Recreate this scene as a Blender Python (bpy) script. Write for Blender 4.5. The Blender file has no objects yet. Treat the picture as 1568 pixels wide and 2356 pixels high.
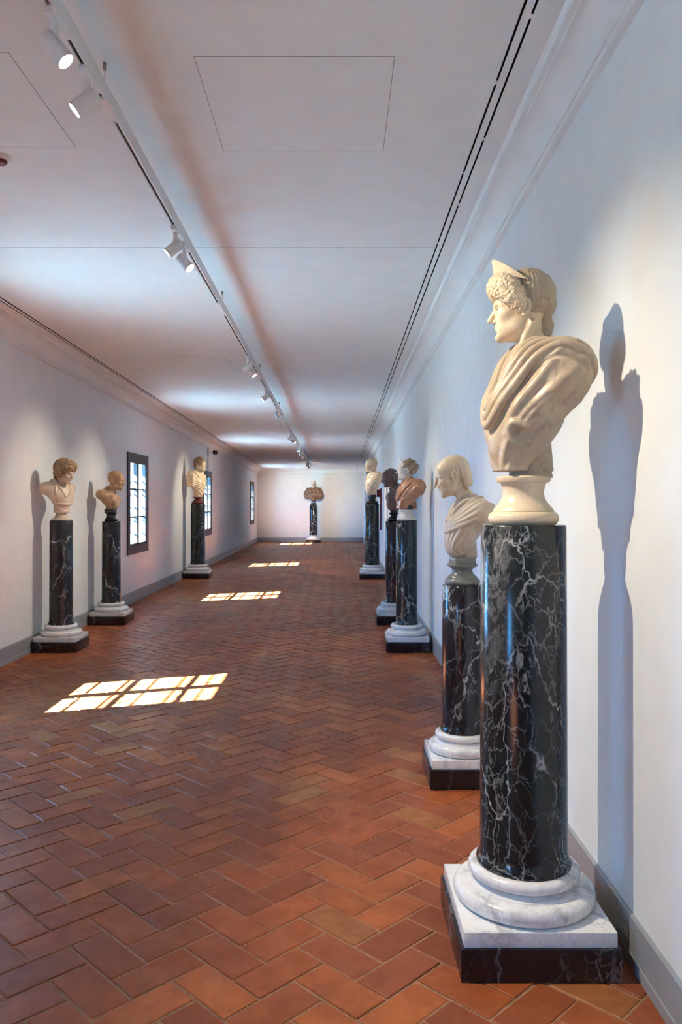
import bpy, bmesh, math, random
import numpy as np
from mathutils import Vector, Matrix, Euler

# ------------------------------------------------------------------ scene, camera, light
scene = bpy.context.scene
COL = scene.collection
random.seed(7)
rng = np.random.default_rng(11)
R = math.radians

EYE = 1.6                      # camera height above the floor
FPX = 1840.0                   # focal length in pixels of the 1568 x 2356 frame
SLOPE = 0.0174                 # the ceiling falls this much per metre towards the far end
cam_data = bpy.data.cameras.new('camera')
cam = bpy.data.objects.new('camera', cam_data)
COL.objects.link(cam)
cam.location = (0, 0, EYE)
cam.rotation_euler = (R(90), 0, 0)
cam_data.sensor_fit = 'AUTO'
cam_data.sensor_width = 36
cam_data.lens = FPX / 2356 * 36
cam_data.shift_x = (784 - 778) / 2356
cam_data.shift_y = (1156 - 1178) / 2356
cam_data.clip_end = 300
scene.camera = cam

vs = scene.view_settings
vs.view_transform = 'Standard'
vs.look = 'None'
vs.gamma = 1
vs.exposure = -0.04
vs.use_curve_mapping = False

world = bpy.data.worlds.new('sky')
scene.world = world
world.use_nodes = True
wb = world.node_tree.nodes['Background']
wb.inputs[0].default_value = (0.09, 0.43, 1.0, 1)
wb.inputs[1].default_value = 40.0

cy = scene.cycles
cy.max_bounces = 5; cy.diffuse_bounces = 3; cy.glossy_bounces = 2; cy.transparent_max_bounces = 8
cy.transmission_bounces = 4; cy.sample_clamp_indirect = 60.0; cy.caustics_reflective = True
cy.use_adaptive_sampling = True; cy.adaptive_threshold = 0.10

sun_data = bpy.data.lights.new('sun', 'SUN')
sun_data.energy = 245
sun_data.angle = R(0.55)
sun_data.color = (0.96, 0.96, 0.93)
sun = bpy.data.objects.new('sun', sun_data)
COL.objects.link(sun)
sun.rotation_euler = Vector((1.0, 0.349, -0.90)).to_track_quat('-Z', 'Y').to_euler()
sun.location = (-12, -2, 10)

SPOT_COLOR = (1.0, 0.87, 0.66)
SPOT_POWER = 200.0

# ------------------------------------------------------------------ node helpers
def new_mat(name):
    m = bpy.data.materials.new(name)
    m.use_nodes = True
    nt = m.node_tree
    return m, nt, nt.nodes['Principled BSDF']

def node(nt, kind, **kw):
    n = nt.nodes.new(kind)
    for k, v in kw.items():
        if k.startswith('i_'):
            n.inputs[k[2:].replace('_', ' ')].default_value = v
        else:
            setattr(n, k, v)
    return n

def link(nt, a, b):
    nt.links.new(a, b)

def ramp(nt, src, stops):
    r = nt.nodes.new('ShaderNodeValToRGB')
    el = r.color_ramp.elements
    while len(el) < len(stops):
        el.new(0.5)
    for e, (p, c) in zip(el, stops):
        e.position = p
        e.color = c if len(c) == 4 else (*c, 1)
    link(nt, src, r.inputs[0])
    return r.outputs[0]

def maprange(nt, src, a, b, c, d):
    n = nt.nodes.new('ShaderNodeMapRange')
    n.inputs[1].default_value = a; n.inputs[2].default_value = b
    n.inputs[3].default_value = c; n.inputs[4].default_value = d
    link(nt, src, n.inputs[0])
    return n.outputs[0]

def mixc(nt, fac, a, b, mode='MIX'):
    n = nt.nodes.new('ShaderNodeMix')
    n.data_type = 'RGBA'; n.blend_type = mode
    for sock, v in ((n.inputs[0], fac), (n.inputs[6], a), (n.inputs[7], b)):
        if hasattr(v, 'is_linked') or hasattr(v, 'links'):
            link(nt, v, sock)
        else:
            sock.default_value = v if not isinstance(v, tuple) else ((*v, 1) if len(v) == 3 else v)
    return n.outputs[2]

def math_n(nt, op, a, b=None):
    n = nt.nodes.new('ShaderNodeMath'); n.operation = op
    for s, v in ((n.inputs[0], a), (n.inputs[1], b)):
        if v is None: continue
        if hasattr(v, 'links'): link(nt, v, s)
        else: s.default_value = v
    return n.outputs[0]

def noise(nt, vec, scale, detail=4, rough=0.55, dist=0.0):
    n = node(nt, 'ShaderNodeTexNoise')
    n.inputs['Scale'].default_value = scale
    n.inputs['Detail'].default_value = detail
    n.inputs['Roughness'].default_value = rough
    n.inputs['Distortion'].default_value = dist
    link(nt, vec, n.inputs['Vector'])
    return n

def coords(nt, seed=(0, 0, 0), scale=(1, 1, 1), out='Object'):
    t = node(nt, 'ShaderNodeTexCoord')
    m = node(nt, 'ShaderNodeMapping')
    m.inputs['Location'].default_value = seed
    m.inputs['Scale'].default_value = scale
    link(nt, t.outputs[out], m.inputs['Vector'])
    return m.outputs[0]

def bump(nt, bsdf, height, strength, dist=0.01):
    b = node(nt, 'ShaderNodeBump')
    b.inputs['Strength'].default_value = strength
    b.inputs['Distance'].default_value = dist
    link(nt, height, b.inputs['Height'])
    link(nt, b.outputs[0], bsdf.inputs['Normal'])

def plain(name, col, rough=0.5, metal=0.0, bumpy=0.0, scale=40, var=0.06):
    m, nt, b = new_mat(name)
    v = coords(nt)
    n = noise(nt, v, scale, 2)
    lo = tuple(c * (1 - var) for c in col); hi = tuple(min(1, c * (1 + var)) for c in col)
    link(nt, ramp(nt, n.outputs[0], [(0.3, lo), (0.7, hi)]), b.inputs['Base Color'])
    b.inputs['Roughness'].default_value = rough
    b.inputs['Metallic'].default_value = metal
    if bumpy: bump(nt, b, n.outputs[0], bumpy, 0.004)
    return m

def matte(name, col, scale=5, var=0.02):
    m, nt, b = new_mat(name)
    nt.nodes.remove(b)
    d = node(nt, 'ShaderNodeBsdfDiffuse')
    n = noise(nt, coords(nt), scale, 1)
    link(nt, ramp(nt, n.outputs[0], [(0.3, tuple(c * (1 - var) for c in col)), (0.7, tuple(min(1, c * (1 + var)) for c in col))]), d.inputs[0])
    link(nt, d.outputs[0], nt.nodes['Material Output'].inputs[0])
    return m

def warped(nt, vec, scale, amount):
    n = noise(nt, vec, scale, 5, 0.6)
    s = node(nt, 'ShaderNodeVectorMath', operation='SUBTRACT')
    link(nt, n.outputs['Color'], s.inputs[0]); s.inputs[1].default_value = (0.5, 0.5, 0.5)
    k = node(nt, 'ShaderNodeVectorMath', operation='SCALE')
    link(nt, s.outputs[0], k.inputs[0]); k.inputs['Scale'].default_value = amount
    a = node(nt, 'ShaderNodeVectorMath', operation='ADD')
    link(nt, vec, a.inputs[0]); link(nt, k.outputs[0], a.inputs[1])
    return a.outputs[0]

def vein(nt, vec, scale, width, rnd=1.0):
    v = node(nt, 'ShaderNodeTexVoronoi', feature='DISTANCE_TO_EDGE')
    v.inputs['Scale'].default_value = scale
    v.inputs['Randomness'].default_value = rnd
    link(nt, vec, v.inputs['Vector'])
    return maprange(nt, v.outputs['Distance'], 0.0, width, 1.0, 0.0)

def dark_marble(name, seed, base_a, base_b, v_big=3.0, v_mid=7.0, v_fine=15.0, bright=0.55, dens=0.5, stretch=0.55, pale_patch=False, wk=1.0):
    m, nt, b = new_mat(name)
    v0 = coords(nt, seed, (1, 1, stretch))
    w1 = warped(nt, v0, 2.6, 0.42)
    w2 = warped(nt, v0, 7.0, 0.14)
    w3 = warped(nt, w2, 16.0, 0.06)
    mask = noise(nt, v0, 2.3, 3).outputs[0]
    mask2 = noise(nt, v0, 4.6, 3, 0.6).outputs[0]
    big = vein(nt, warped(nt, w1, 22.0, 0.035), v_big, 0.017 * wk)
    big = math_n(nt, 'MULTIPLY', big, maprange(nt, mask2, 0.42, 0.58, 0.12, 1.0))
    mid = vein(nt, w2, v_mid, 0.036 * wk)
    mid = math_n(nt, 'MULTIPLY', mid, maprange(nt, mask, 0.60 - dens * 0.3, 0.72 - dens * 0.2, 0.0, 0.75))
    fine = vein(nt, w3, v_fine, 0.050 * wk)
    fine = math_n(nt, 'MULTIPLY', fine, maprange(nt, mask2, 0.62 - dens * 0.3, 0.75 - dens * 0.2, 0.0, 0.42))
    tot = math_n(nt, 'MAXIMUM', big, math_n(nt, 'MAXIMUM', mid, fine))
    cloud = maprange(nt, noise(nt, w1, 6.0, 6, 0.65).outputs[0], 0.52, 0.8, 0.0, 0.35)
    tot = math_n(nt, 'MAXIMUM', tot, math_n(nt, 'MULTIPLY', cloud, 0.16))
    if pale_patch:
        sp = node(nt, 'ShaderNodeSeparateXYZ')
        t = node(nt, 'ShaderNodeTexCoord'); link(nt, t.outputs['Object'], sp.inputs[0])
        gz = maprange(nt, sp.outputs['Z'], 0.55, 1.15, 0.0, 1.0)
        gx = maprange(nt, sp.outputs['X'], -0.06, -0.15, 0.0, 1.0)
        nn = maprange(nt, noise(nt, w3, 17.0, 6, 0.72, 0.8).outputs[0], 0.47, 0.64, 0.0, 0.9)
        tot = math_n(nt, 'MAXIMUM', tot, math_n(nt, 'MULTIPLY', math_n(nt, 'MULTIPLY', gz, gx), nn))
    base = mixc(nt, maprange(nt, noise(nt, v0, 3.2, 4).outputs[0], 0.35, 0.65, 0, 1), base_a, base_b)
    veincol = mixc(nt, mask2, (bright * 0.80, bright * 0.92, bright * 0.95), (bright * 1.15, bright * 1.15, bright * 1.12))
    link(nt, mixc(nt, tot, base, veincol), b.inputs['Base Color'])
    b.inputs['Roughness'].default_value = 0.19
    b.inputs['Specular IOR Level'].default_value = 0.55
    return m

def white_marble(name, seed, tint=(0.92, 0.92, 0.92), amount=0.6):
    m, nt, b = new_mat(name)
    v0 = coords(nt, seed, (1, 1, 1))
    w1 = warped(nt, v0, 3.0, 0.5)
    w2 = warped(nt, w1, 14.0, 0.08)
    mask = maprange(nt, noise(nt, v0, 5.0, 3).outputs[0], 0.40, 0.62, 0.0, 1.0)
    big = math_n(nt, 'MULTIPLY', vein(nt, w2, 4.2, 0.10), mask)
    fine = math_n(nt, 'MULTIPLY', vein(nt, w2, 14.0, 0.09), math_n(nt, 'MULTIPLY', mask, 0.55))
    cl = maprange(nt, noise(nt, w1, 7, 6, 0.65).outputs[0], 0.52, 0.85, 0.0, 0.5)
    tot = math_n(nt, 'MULTIPLY', math_n(nt, 'MAXIMUM', big, math_n(nt, 'MAXIMUM', fine, cl)), amount)
    link(nt, mixc(nt, tot, tint, (0.16, 0.17, 0.20)), b.inputs['Base Color'])
    b.inputs['Roughness'].default_value = 0.22
    return m

def stone(name, light, mid, dark, rough=0.42, seed=(0, 0, 0), stain=0.5, grain=0.12):
    m, nt, b = new_mat(name)
    v0 = coords(nt, seed)
    w = warped(nt, v0, 6, 0.10)
    big = noise(nt, w, 7.5, 6, 0.62).outputs[0]
    fin = noise(nt, w, 38.0, 5, 0.65).outputs[0]
    c = ramp(nt, big, [(0.30, mid), (0.60, light)])
    st = math_n(nt, 'MULTIPLY', maprange(nt, noise(nt, w, 15.0, 7, 0.72).outputs[0], 0.50, 0.74, 0.0, 1.0), stain)
    c = mixc(nt, st, c, dark)
    c = mixc(nt, maprange(nt, fin, 0.35, 0.7, 0.0, 0.22), c, mid)
    link(nt, c, b.inputs['Base Color'])
    b.inputs['Roughness'].default_value = rough
    bump(nt, b, fin, grain, 0.003)
    return m

# ------------------------------------------------------------------ materials
M = {}
M['plaster'] = matte('wall plaster', (0.765, 0.80, 0.795))
M['ceiling'] = matte('ceiling plaster', (0.765, 0.795, 0.778))
M['grey_trim'] = plain('grey painted skirting', (0.34, 0.36, 0.375), 0.42, 0, 0.03, 30, 0.05)
M['groove'] = plain('dark gap', (0.05, 0.045, 0.04), 0.9)
M['joint'] = plain('panel joint', (0.34, 0.31, 0.29), 0.9)
M['white_metal'] = plain('white lacquered metal', (0.78, 0.78, 0.77), 0.38, 0, 0, 60, 0.02)
M['dark_metal'] = plain('dark metal', (0.03, 0.03, 0.032), 0.4, 0.3)
M['steel'] = plain('steel wire', (0.30, 0.29, 0.28), 0.35, 0.8)
M['casing'] = plain('dark painted wood', (0.055, 0.047, 0.045), 0.45, 0, 0.05, 60, 0.15)
M['iron'] = plain('wrought iron', (0.05, 0.055, 0.065), 0.5, 0.4)
M['red'] = plain('dark red lacquer', (0.15, 0.018, 0.022), 0.4)
M['black_glass'] = plain('black plastic dome', (0.012, 0.012, 0.013), 0.12)
M['terrace'] = plain('garden ground', (0.10, 0.12, 0.07), 0.8, 0, 0.1, 8, 0.08)
def zinc_mat():  # metal of the added reflector, tinted so the bounced sun turns bluish
    m, nt, b = new_mat('added zinc reflector')
    v = coords(nt)
    n = noise(nt, v, 1.5, 4)
    link(nt, ramp(nt, n.outputs[0], [(0.3, (0.255, 0.46, 0.54)), (0.7, (0.285, 0.50, 0.58))]), b.inputs['Base Color'])
    b.inputs['Metallic'].default_value = 0.85
    b.inputs['Roughness'].default_value = 0.46
    b.inputs['Anisotropic'].default_value = 0.97
    t = node(nt, 'ShaderNodeTangent'); t.direction_type = 'RADIAL'; t.axis = 'X'
    cv = node(nt, 'ShaderNodeCombineXYZ'); cv.inputs[0].default_value = 1.0
    link(nt, cv.outputs[0], b.inputs['Tangent'])
    nt.nodes.remove(t)
    return m
M['zinc'] = zinc_mat()
M['outer_plaster'] = plain('outer plaster', (0.78, 0.72, 0.62), 0.85, 0, 0.05, 20, 0.05)

def glass_mat():
    m, nt, b = new_mat('window glass')
    nt.nodes.remove(b)
    out = nt.nodes['Material Output']
    tr = node(nt, 'ShaderNodeBsdfTransparent'); tr.inputs[0].default_value = (0.93, 0.97, 0.98, 1)
    gl = node(nt, 'ShaderNodeBsdfGlossy'); gl.inputs['Roughness'].default_value = 0.03
    v = coords(nt)
    n = noise(nt, v, 3.0, 2)
    bp = node(nt, 'ShaderNodeBump'); bp.inputs['Strength'].default_value = 0.05
    link(nt, n.outputs[0], bp.inputs['Height']); link(nt, bp.outputs[0], gl.inputs['Normal'])
    lw = node(nt, 'ShaderNodeLayerWeight'); lw.inputs[0].default_value = 0.5
    fac = maprange(nt, math_n(nt, 'POWER', lw.outputs['Facing'], 5.0), 0.0, 1.0, 0.03, 0.7)
    mx = node(nt, 'ShaderNodeMixShader')
    link(nt, fac, mx.inputs[0]); link(nt, tr.outputs[0], mx.inputs[1]); link(nt, gl.outputs[0], mx.inputs[2])
    link(nt, mx.outputs[0], out.inputs[0])
    return m
M['glass'] = glass_mat()

def glow(name, col, strength):
    m, nt, b = new_mat(name)
    b.inputs['Base Color'].default_value = (0.9, 0.88, 0.85, 1)
    b.inputs['Emission Color'].default_value = (*col, 1)
    b.inputs['Emission Strength'].default_value = strength
    return m
M['lamp_on'] = glow('lit lamp lens', (1.0, 0.86, 0.62), 60.0)
M['lamp_off'] = plain('unlit lamp lens', (0.16, 0.15, 0.14), 0.2)

def tile_mat(name, use_attr):
    m, nt, b = new_mat(name)
    g = node(nt, 'ShaderNodeNewGeometry')
    pos = g.outputs['Position']
    if use_attr:
        a = node(nt, 'ShaderNodeAttribute', attribute_name='tint'); col = a.outputs['Color']
    else:
        oi = node(nt, 'ShaderNodeObjectInfo'); col = oi.outputs['Color']
    big = noise(nt, pos, 0.9, 3, 0.6).outputs[0]
    mid = noise(nt, pos, 8.0, 5, 0.68, 0.6).outputs[0]
    fin = noise(nt, pos, 70, 2, 0.6).outputs[0]
    c = mixc(nt, maprange(nt, mid, 0.36, 0.68, 0.0, 0.55), col, (0.22, 0.052, 0.016))
    c = mixc(nt, maprange(nt, big, 0.35, 0.65, 0.0, 0.50), c, (0.15, 0.042, 0.022))
    c = mixc(nt, maprange(nt, fin, 0.55, 0.8, 0.0, 0.25), c, (0.40, 0.18, 0.08))
    link(nt, c, b.inputs['Base Color'])
    rr = maprange(nt, mid, 0.3, 0.7, 0.36, 0.55)
    link(nt, rr, b.inputs['Roughness'])
    b.inputs['Specular IOR Level'].default_value = 0.34
    hn = noise(nt, pos, 22, 3, 0.6).outputs[0]
    bump(nt, b, hn, 0.35, 0.004)
    return m
M['tile'] = tile_mat('terracotta tile', False)
M['tile_far'] = tile_mat('terracotta tile field', True)
M['mortar'] = plain('floor mortar', (0.36, 0.185, 0.105), 0.8, 0, 0.3, 60, 0.25)

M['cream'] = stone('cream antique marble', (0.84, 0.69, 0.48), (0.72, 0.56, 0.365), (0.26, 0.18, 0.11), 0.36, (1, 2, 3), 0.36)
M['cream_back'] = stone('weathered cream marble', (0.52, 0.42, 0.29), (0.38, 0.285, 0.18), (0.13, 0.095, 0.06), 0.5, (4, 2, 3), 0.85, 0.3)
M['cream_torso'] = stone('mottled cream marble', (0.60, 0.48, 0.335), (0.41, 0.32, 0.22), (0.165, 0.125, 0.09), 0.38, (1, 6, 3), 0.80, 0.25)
M['pale'] = stone('pale antique marble', (0.68, 0.575, 0.44), (0.55, 0.43, 0.30), (0.25, 0.18, 0.12), 0.42, (7, 1, 3), 0.40)
M['ochre'] = stone('ochre antique marble', (0.62, 0.41, 0.25), (0.47, 0.28, 0.155), (0.22, 0.12, 0.07), 0.42, (3, 9, 3), 0.35)
M['white_head'] = stone('whitish antique marble', (0.66, 0.61, 0.54), (0.56, 0.50, 0.43), (0.30, 0.24, 0.19), 0.42, (3, 5, 8), 0.35)
M['hair_tan'] = stone('tan carved hair', (0.38, 0.27, 0.165), (0.28, 0.19, 0.11), (0.11, 0.07, 0.04), 0.55, (5, 5, 8), 0.6, 0.3)
M['red_alabaster'] = stone('red veined alabaster', (0.50, 0.25, 0.13), (0.33, 0.12, 0.065), (0.62, 0.46, 0.30), 0.22, (2, 5, 1), 0.75)
M['brown_alabaster'] = stone('brown veined alabaster', (0.22, 0.12, 0.062), (0.13, 0.060, 0.032), (0.42, 0.36, 0.28), 0.25, (2, 8, 1), 0.55)
M['dark_brown_stone'] = stone('dark brown stone', (0.24, 0.165, 0.125), (0.18, 0.12, 0.09), (0.10, 0.07, 0.055), 0.45, (2, 8, 4), 0.5)
M['green_stone'] = stone('dark green stone', (0.035, 0.055, 0.045), (0.02, 0.035, 0.03), (0.06, 0.08, 0.07), 0.2, (2, 3, 4), 0.3)
M['grey_green_stone'] = stone('grey green stone', (0.23, 0.235, 0.21), (0.14, 0.155, 0.145), (0.36, 0.32, 0.27), 0.28, (2, 3, 9), 0.4)
M['black_stone'] = stone('black stone', (0.018, 0.017, 0.018), (0.012, 0.011, 0.012), (0.04, 0.035, 0.035), 0.15, (2, 3, 5), 0.2)
M['red_stone'] = stone('dark red stone', (0.15, 0.042, 0.034), (0.085, 0.025, 0.022), (0.22, 0.11, 0.09), 0.18, (2, 6, 5), 0.3)
M['white_socle'] = stone('white socle marble', (0.70, 0.67, 0.60), (0.60, 0.56, 0.49), (0.34, 0.30, 0.25), 0.35, (6, 6, 5), 0.3)
M['blue_grey_stone'] = stone('blue grey stone', (0.13, 0.14, 0.16), (0.08, 0.09, 0.11), (0.3, 0.3, 0.3), 0.2, (6, 6, 9), 0.3)

# ------------------------------------------------------------------ object helpers
def tag(o, label=None, cat=None, group=None, kind=None):
    if label: o['label'] = label
    if cat: o['category'] = cat
    if group: o['group'] = group
    if kind: o['kind'] = kind
    return o

def empty(name, loc=(0, 0, 0), rz=0.0):
    o = bpy.data.objects.new(name, None)
    o.empty_display_size = 0.1
    o.location = loc
    o.rotation_euler = (0, 0, rz)
    COL.objects.link(o)
    return o

def mesh_obj(name, verts, faces, mat, parent=None, smooth=False, loc=None):
    me = bpy.data.meshes.new(name)
    me.from_pydata([tuple(v) for v in verts], [], [tuple(f) for f in faces])
    if smooth:
        me.polygons.foreach_set('use_smooth', [True] * len(me.polygons))
    me.validate()
    me.update()
    o = bpy.data.objects.new(name, me)
    if mat is not None: me.materials.append(mat)
    COL.objects.link(o)
    if parent is not None: o.parent = parent
    if loc is not None: o.location = loc
    return o

def np_obj(name, V, Q, mat, parent=None):
    me = bpy.data.meshes.new(name)
    n, q = len(V), len(Q)
    me.vertices.add(n); me.vertices.foreach_set('co', V.astype(np.float32).ravel())
    me.loops.add(q * 4); me.loops.foreach_set('vertex_index', Q.astype(np.int32).ravel())
    me.polygons.add(q)
    me.polygons.foreach_set('loop_start', np.arange(0, q * 4, 4, dtype=np.int32))
    me.polygons.foreach_set('use_smooth', np.ones(q, dtype=bool))
    me.update(calc_edges=True)
    me.materials.append(mat)
    o = bpy.data.objects.new(name, me)
    COL.objects.link(o)
    if parent is not None: o.parent = parent
    return o

def bm_obj(name, bm, mat, parent=None, smooth=False, loc=None, angle=None):
    me = bpy.data.meshes.new(name)
    bm.normal_update()
    if smooth:
        for f in bm.faces: f.smooth = True
    if angle is not None:
        for e in bm.edges:
            if len(e.link_faces) == 2 and e.calc_face_angle(0) > angle: e.smooth = False
    bm.to_mesh(me); bm.free()
    me.materials.append(mat)
    o = bpy.data.objects.new(name, me)
    COL.objects.link(o)
    if parent is not None: o.parent = parent
    if loc is not None: o.location = loc
    return o

def box(bm, x0, x1, y0, y1, z0, z1, sl=0.0, bevel=0.0):
    vs_ = []
    for y in (y0, y1):
        for x, z in ((x0, z0), (x1, z0), (x1, z1), (x0, z1)):
            vs_.append(bm.verts.new((x, y, z - sl * y)))
    a = vs_
    fs = [bm.faces.new(f) for f in ((a[0], a[1], a[2], a[3]), (a[5], a[4], a[7], a[6]), (a[4], a[0], a[3], a[7]),
                                    (a[1], a[5], a[6], a[2]), (a[3], a[2], a[6], a[7]), (a[4], a[5], a[1], a[0]))]
    if bevel:
        es = list({e for f in fs for e in f.edges})
        bmesh.ops.bevel(bm, geom=es, offset=bevel, segments=2, affect='EDGES', profile=0.6)
    return fs

def box_obj(name, dims, mat, parent=None, sl=0.0, bevel=0.0, loc=None):
    bm = bmesh.new()
    box(bm, *dims, sl=sl, bevel=bevel)
    return bm_obj(name, bm, mat, parent, smooth=bevel > 0, loc=loc, angle=R(40) if bevel else None)

def extrude(name, prof, y0, y1, mat, parent=None, sl=0.0, smooth=False):
    """closed profile of (x, z) points carried along y"""
    n = len(prof)
    v = [(x, y0, z - sl * y0) for x, z in prof] + [(x, y1, z - sl * y1) for x, z in prof]
    f = [(i, (i + 1) % n, n + (i + 1) % n, n + i) for i in range(n)]
    f += [tuple(range(n - 1, -1, -1)), tuple(range(n, 2 * n))]
    o = mesh_obj(name, v, f, mat, parent)
    bm = bmesh.new(); bm.from_mesh(o.data)
    bmesh.ops.recalc_face_normals(bm, faces=bm.faces)
    if smooth:
        for fc in bm.faces: fc.smooth = len(fc.verts) == 4
        for e in bm.edges:
            if len(e.link_faces) == 2 and e.calc_face_angle(0) > R(28): e.smooth = False
    bm.to_mesh(o.data); bm.free()
    return o

def lathe(name, prof, mat, parent=None, seg=48, loc=None):
    """prof: list of (radius, z) from bottom to top; closed on the axis"""
    v, f = [], []
    n = len(prof)
    for r, z in prof:
        for k in range(seg):
            a = 2 * math.pi * k / seg
            v.append((r * math.cos(a), r * math.sin(a), z))
    for i in range(n - 1):
        for k in range(seg):
            k2 = (k + 1) % seg
            f.append((i * seg + k, i * seg + k2, (i + 1) * seg + k2, (i + 1) * seg + k))
    f.append(tuple(range(seg - 1, -1, -1)))
    f.append(tuple((n - 1) * seg + k for k in range(seg)))
    o = mesh_obj(name, v, f, mat, parent, smooth=True, loc=loc)
    bm = bmesh.new(); bm.from_mesh(o.data)
    for fc in bm.faces:
        if len(fc.verts) > 4: fc.smooth = False
    for e in bm.edges:
        if len(e.link_faces) == 2 and e.calc_face_angle(0) > R(42): e.smooth = False
    bm.to_mesh(o.data); bm.free()
    return o

def arc_pts(cr, cz, rad_r, rad_z, a0, a1, n):
    return [(cr + rad_r * math.cos(R(a0 + (a1 - a0) * i / n)), cz + rad_z * math.sin(R(a0 + (a1 - a0) * i / n))) for i in range(n + 1)]

def tube(bm, a, b, r, seg=10, r2=None):
    a, b = Vector(a), Vector(b)
    d = (b - a)
    q = d.to_track_quat('Z', 'Y')
    r2 = r if r2 is None else r2
    ring = []
    for p, rr in ((a, r), (b, r2)):
        ring.append([bm.verts.new(p + q @ Vector((rr * math.cos(2 * math.pi * k / seg), rr * math.sin(2 * math.pi * k / seg), 0))) for k in range(seg)])
    for k in range(seg):
        bm.faces.new((ring[0][k], ring[0][(k + 1) % seg], ring[1][(k + 1) % seg], ring[1][k]))
    bm.faces.new(ring[0][::-1]); bm.faces.new(ring[1])

def tube_obj(name, a, b, r, mat, parent=None, seg=12, r2=None):
    bm = bmesh.new(); tube(bm, a, b, r, seg, r2)
    return bm_obj(name, bm, mat, parent, smooth=True, angle=R(50))

# ------------------------------------------------------------------ the room
XL, XR = -3.287, 1.022         # wall faces
YB, YF = -7.0, 32.5            # back and far end
CZ = EYE + 1.916               # ceiling height at y = 0 (falls by SLOPE)
WT = 0.35                      # thickness of the window wall
def ceil_z(y): return CZ - SLOPE * y

WINDOWS = [-0.72, 6.20, 13.10, 20.03, 30.45]
HOLE = (0.60, 0.83, 2.33)      # half width, sill and head of the opening

def wall_with_holes(name, holes, x0, x1, y0, y1, z0, z1):
    """one mesh: the wall is cut into cells and the cells of the openings are left out"""
    ys = sorted({y0, y1, *[h[0] for h in holes], *[h[1] for h in holes]})
    zs = sorted({z0, z1, *[h[2] for h in holes], *[h[3] for h in holes]})
    def solid(i, k):
        if i < 0 or k < 0 or i >= len(ys) - 1 or k >= len(zs) - 1: return False
        cy, cz = (ys[i] + ys[i + 1]) / 2, (zs[k] + zs[k + 1]) / 2
        return not any(h[0] < cy < h[1] and h[2] < cz < h[3] for h in holes)
    v, f, ix = [], [], {}
    def vid(p):
        if p not in ix: ix[p] = len(v); v.append(p)
        return ix[p]
    for i in range(len(ys) - 1):
        for k in range(len(zs) - 1):
            if not solid(i, k): continue
            a, b, c, d = ys[i], ys[i + 1], zs[k], zs[k + 1]
            f.append([vid((x1, a, c)), vid((x1, b, c)), vid((x1, b, d)), vid((x1, a, d))])
            f.append([vid((x0, b, c)), vid((x0, a, c)), vid((x0, a, d)), vid((x0, b, d))])
            if not solid(i - 1, k): f.append([vid((x0, a, c)), vid((x1, a, c)), vid((x1, a, d)), vid((x0, a, d))])
            if not solid(i + 1, k): f.append([vid((x1, b, c)), vid((x0, b, c)), vid((x0, b, d)), vid((x1, b, d))])
            if not solid(i, k - 1): f.append([vid((x0, a, c)), vid((x0, b, c)), vid((x1, b, c)), vid((x1, a, c))])
            if not solid(i, k + 1): f.append([vid((x1, a, d)), vid((x1, b, d)), vid((x0, b, d)), vid((x0, a, d))])
    return tag(mesh_obj(name, v, f, M['plaster']), kind='structure')

holes = [(w - HOLE[0], w + HOLE[0], HOLE[1], HOLE[2]) for w in WINDOWS]
wall_with_holes('wall_left', holes, XL - WT, XL, YB - 0.3, YF + 0.3, -0.1, 4.0)
tag(box_obj('wall_right', (XR, XR + 0.3, YB - 0.3, YF + 0.3, -0.1, 4.0), M['plaster']), kind='structure')
tag(box_obj('wall_far', (XL - WT, XR + 0.3, YF, YF + 0.3, -0.1, 4.0), M['plaster']), kind='structure')
tag(box_obj('wall_back', (XL - WT, XR + 0.3, YB - 0.3, YB, -0.1, 4.0), M['plaster']), kind='structure')

# ---- ceiling: strips with two pairs of open air slots, a dark void and a slab above
slots = [(-3.004, -2.988), (-2.966, -2.948), (0.692, 0.702), (0.733, 0.744)]
edges = [XL]
for a, b in slots: edges += [a, b]
edges.append(XR)
bmc = bmesh.new()
JY = 5.70                       # joint across the ceiling
for i in range(0, len(edges), 2):
    if i in (2, 6):
        continue
    segs = [(YB, JY - 0.004), (JY + 0.004, YF)] if i == 4 else [(YB, YF)]
    for a, b in segs:
        box(bmc, edges[i], edges[i + 1], a, b, CZ, CZ + 0.002, sl=SLOPE)
ceiling = tag(bm_obj('ceiling', bmc, M['ceiling']), kind='structure')
tag(box_obj('ceiling_void', (XL, XR, YB, YF, CZ + 0.045, CZ + 0.15), M['groove'], ceiling, sl=SLOPE))
for i, nm in ((2, 'diffuser_bar'), (6, 'diffuser_bar')):
    box_obj(nm, (edges[i], edges[i + 1], YB, YF, CZ - 0.002, CZ + 0.002), M['white_metal'], ceiling, sl=SLOPE)
# blanked lengths of the right-hand slots
for k, y in enumerate([1.95, 2.62, 3.05, 3.52, 4.05, 4.45, 4.9, 5.6, 6.4, 7.4, 8.6, 10.2, 12.2]):
    s = slots[2] if k % 2 else slots[3]
    box_obj('slot_blank', (s[0], s[1], y, y + 0.03, CZ, CZ + 0.002), M['white_metal'], ceiling, sl=SLOPE)
for k, y in enumerate([2.75, 4.15, 6.1]):
    box_obj('diffuser_clip', (slots[2][0] - 0.016, slots[2][0] - 0.003, y, y + 0.42, CZ - 0.004, CZ), M['white_metal'], ceiling, sl=SLOPE)
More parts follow.
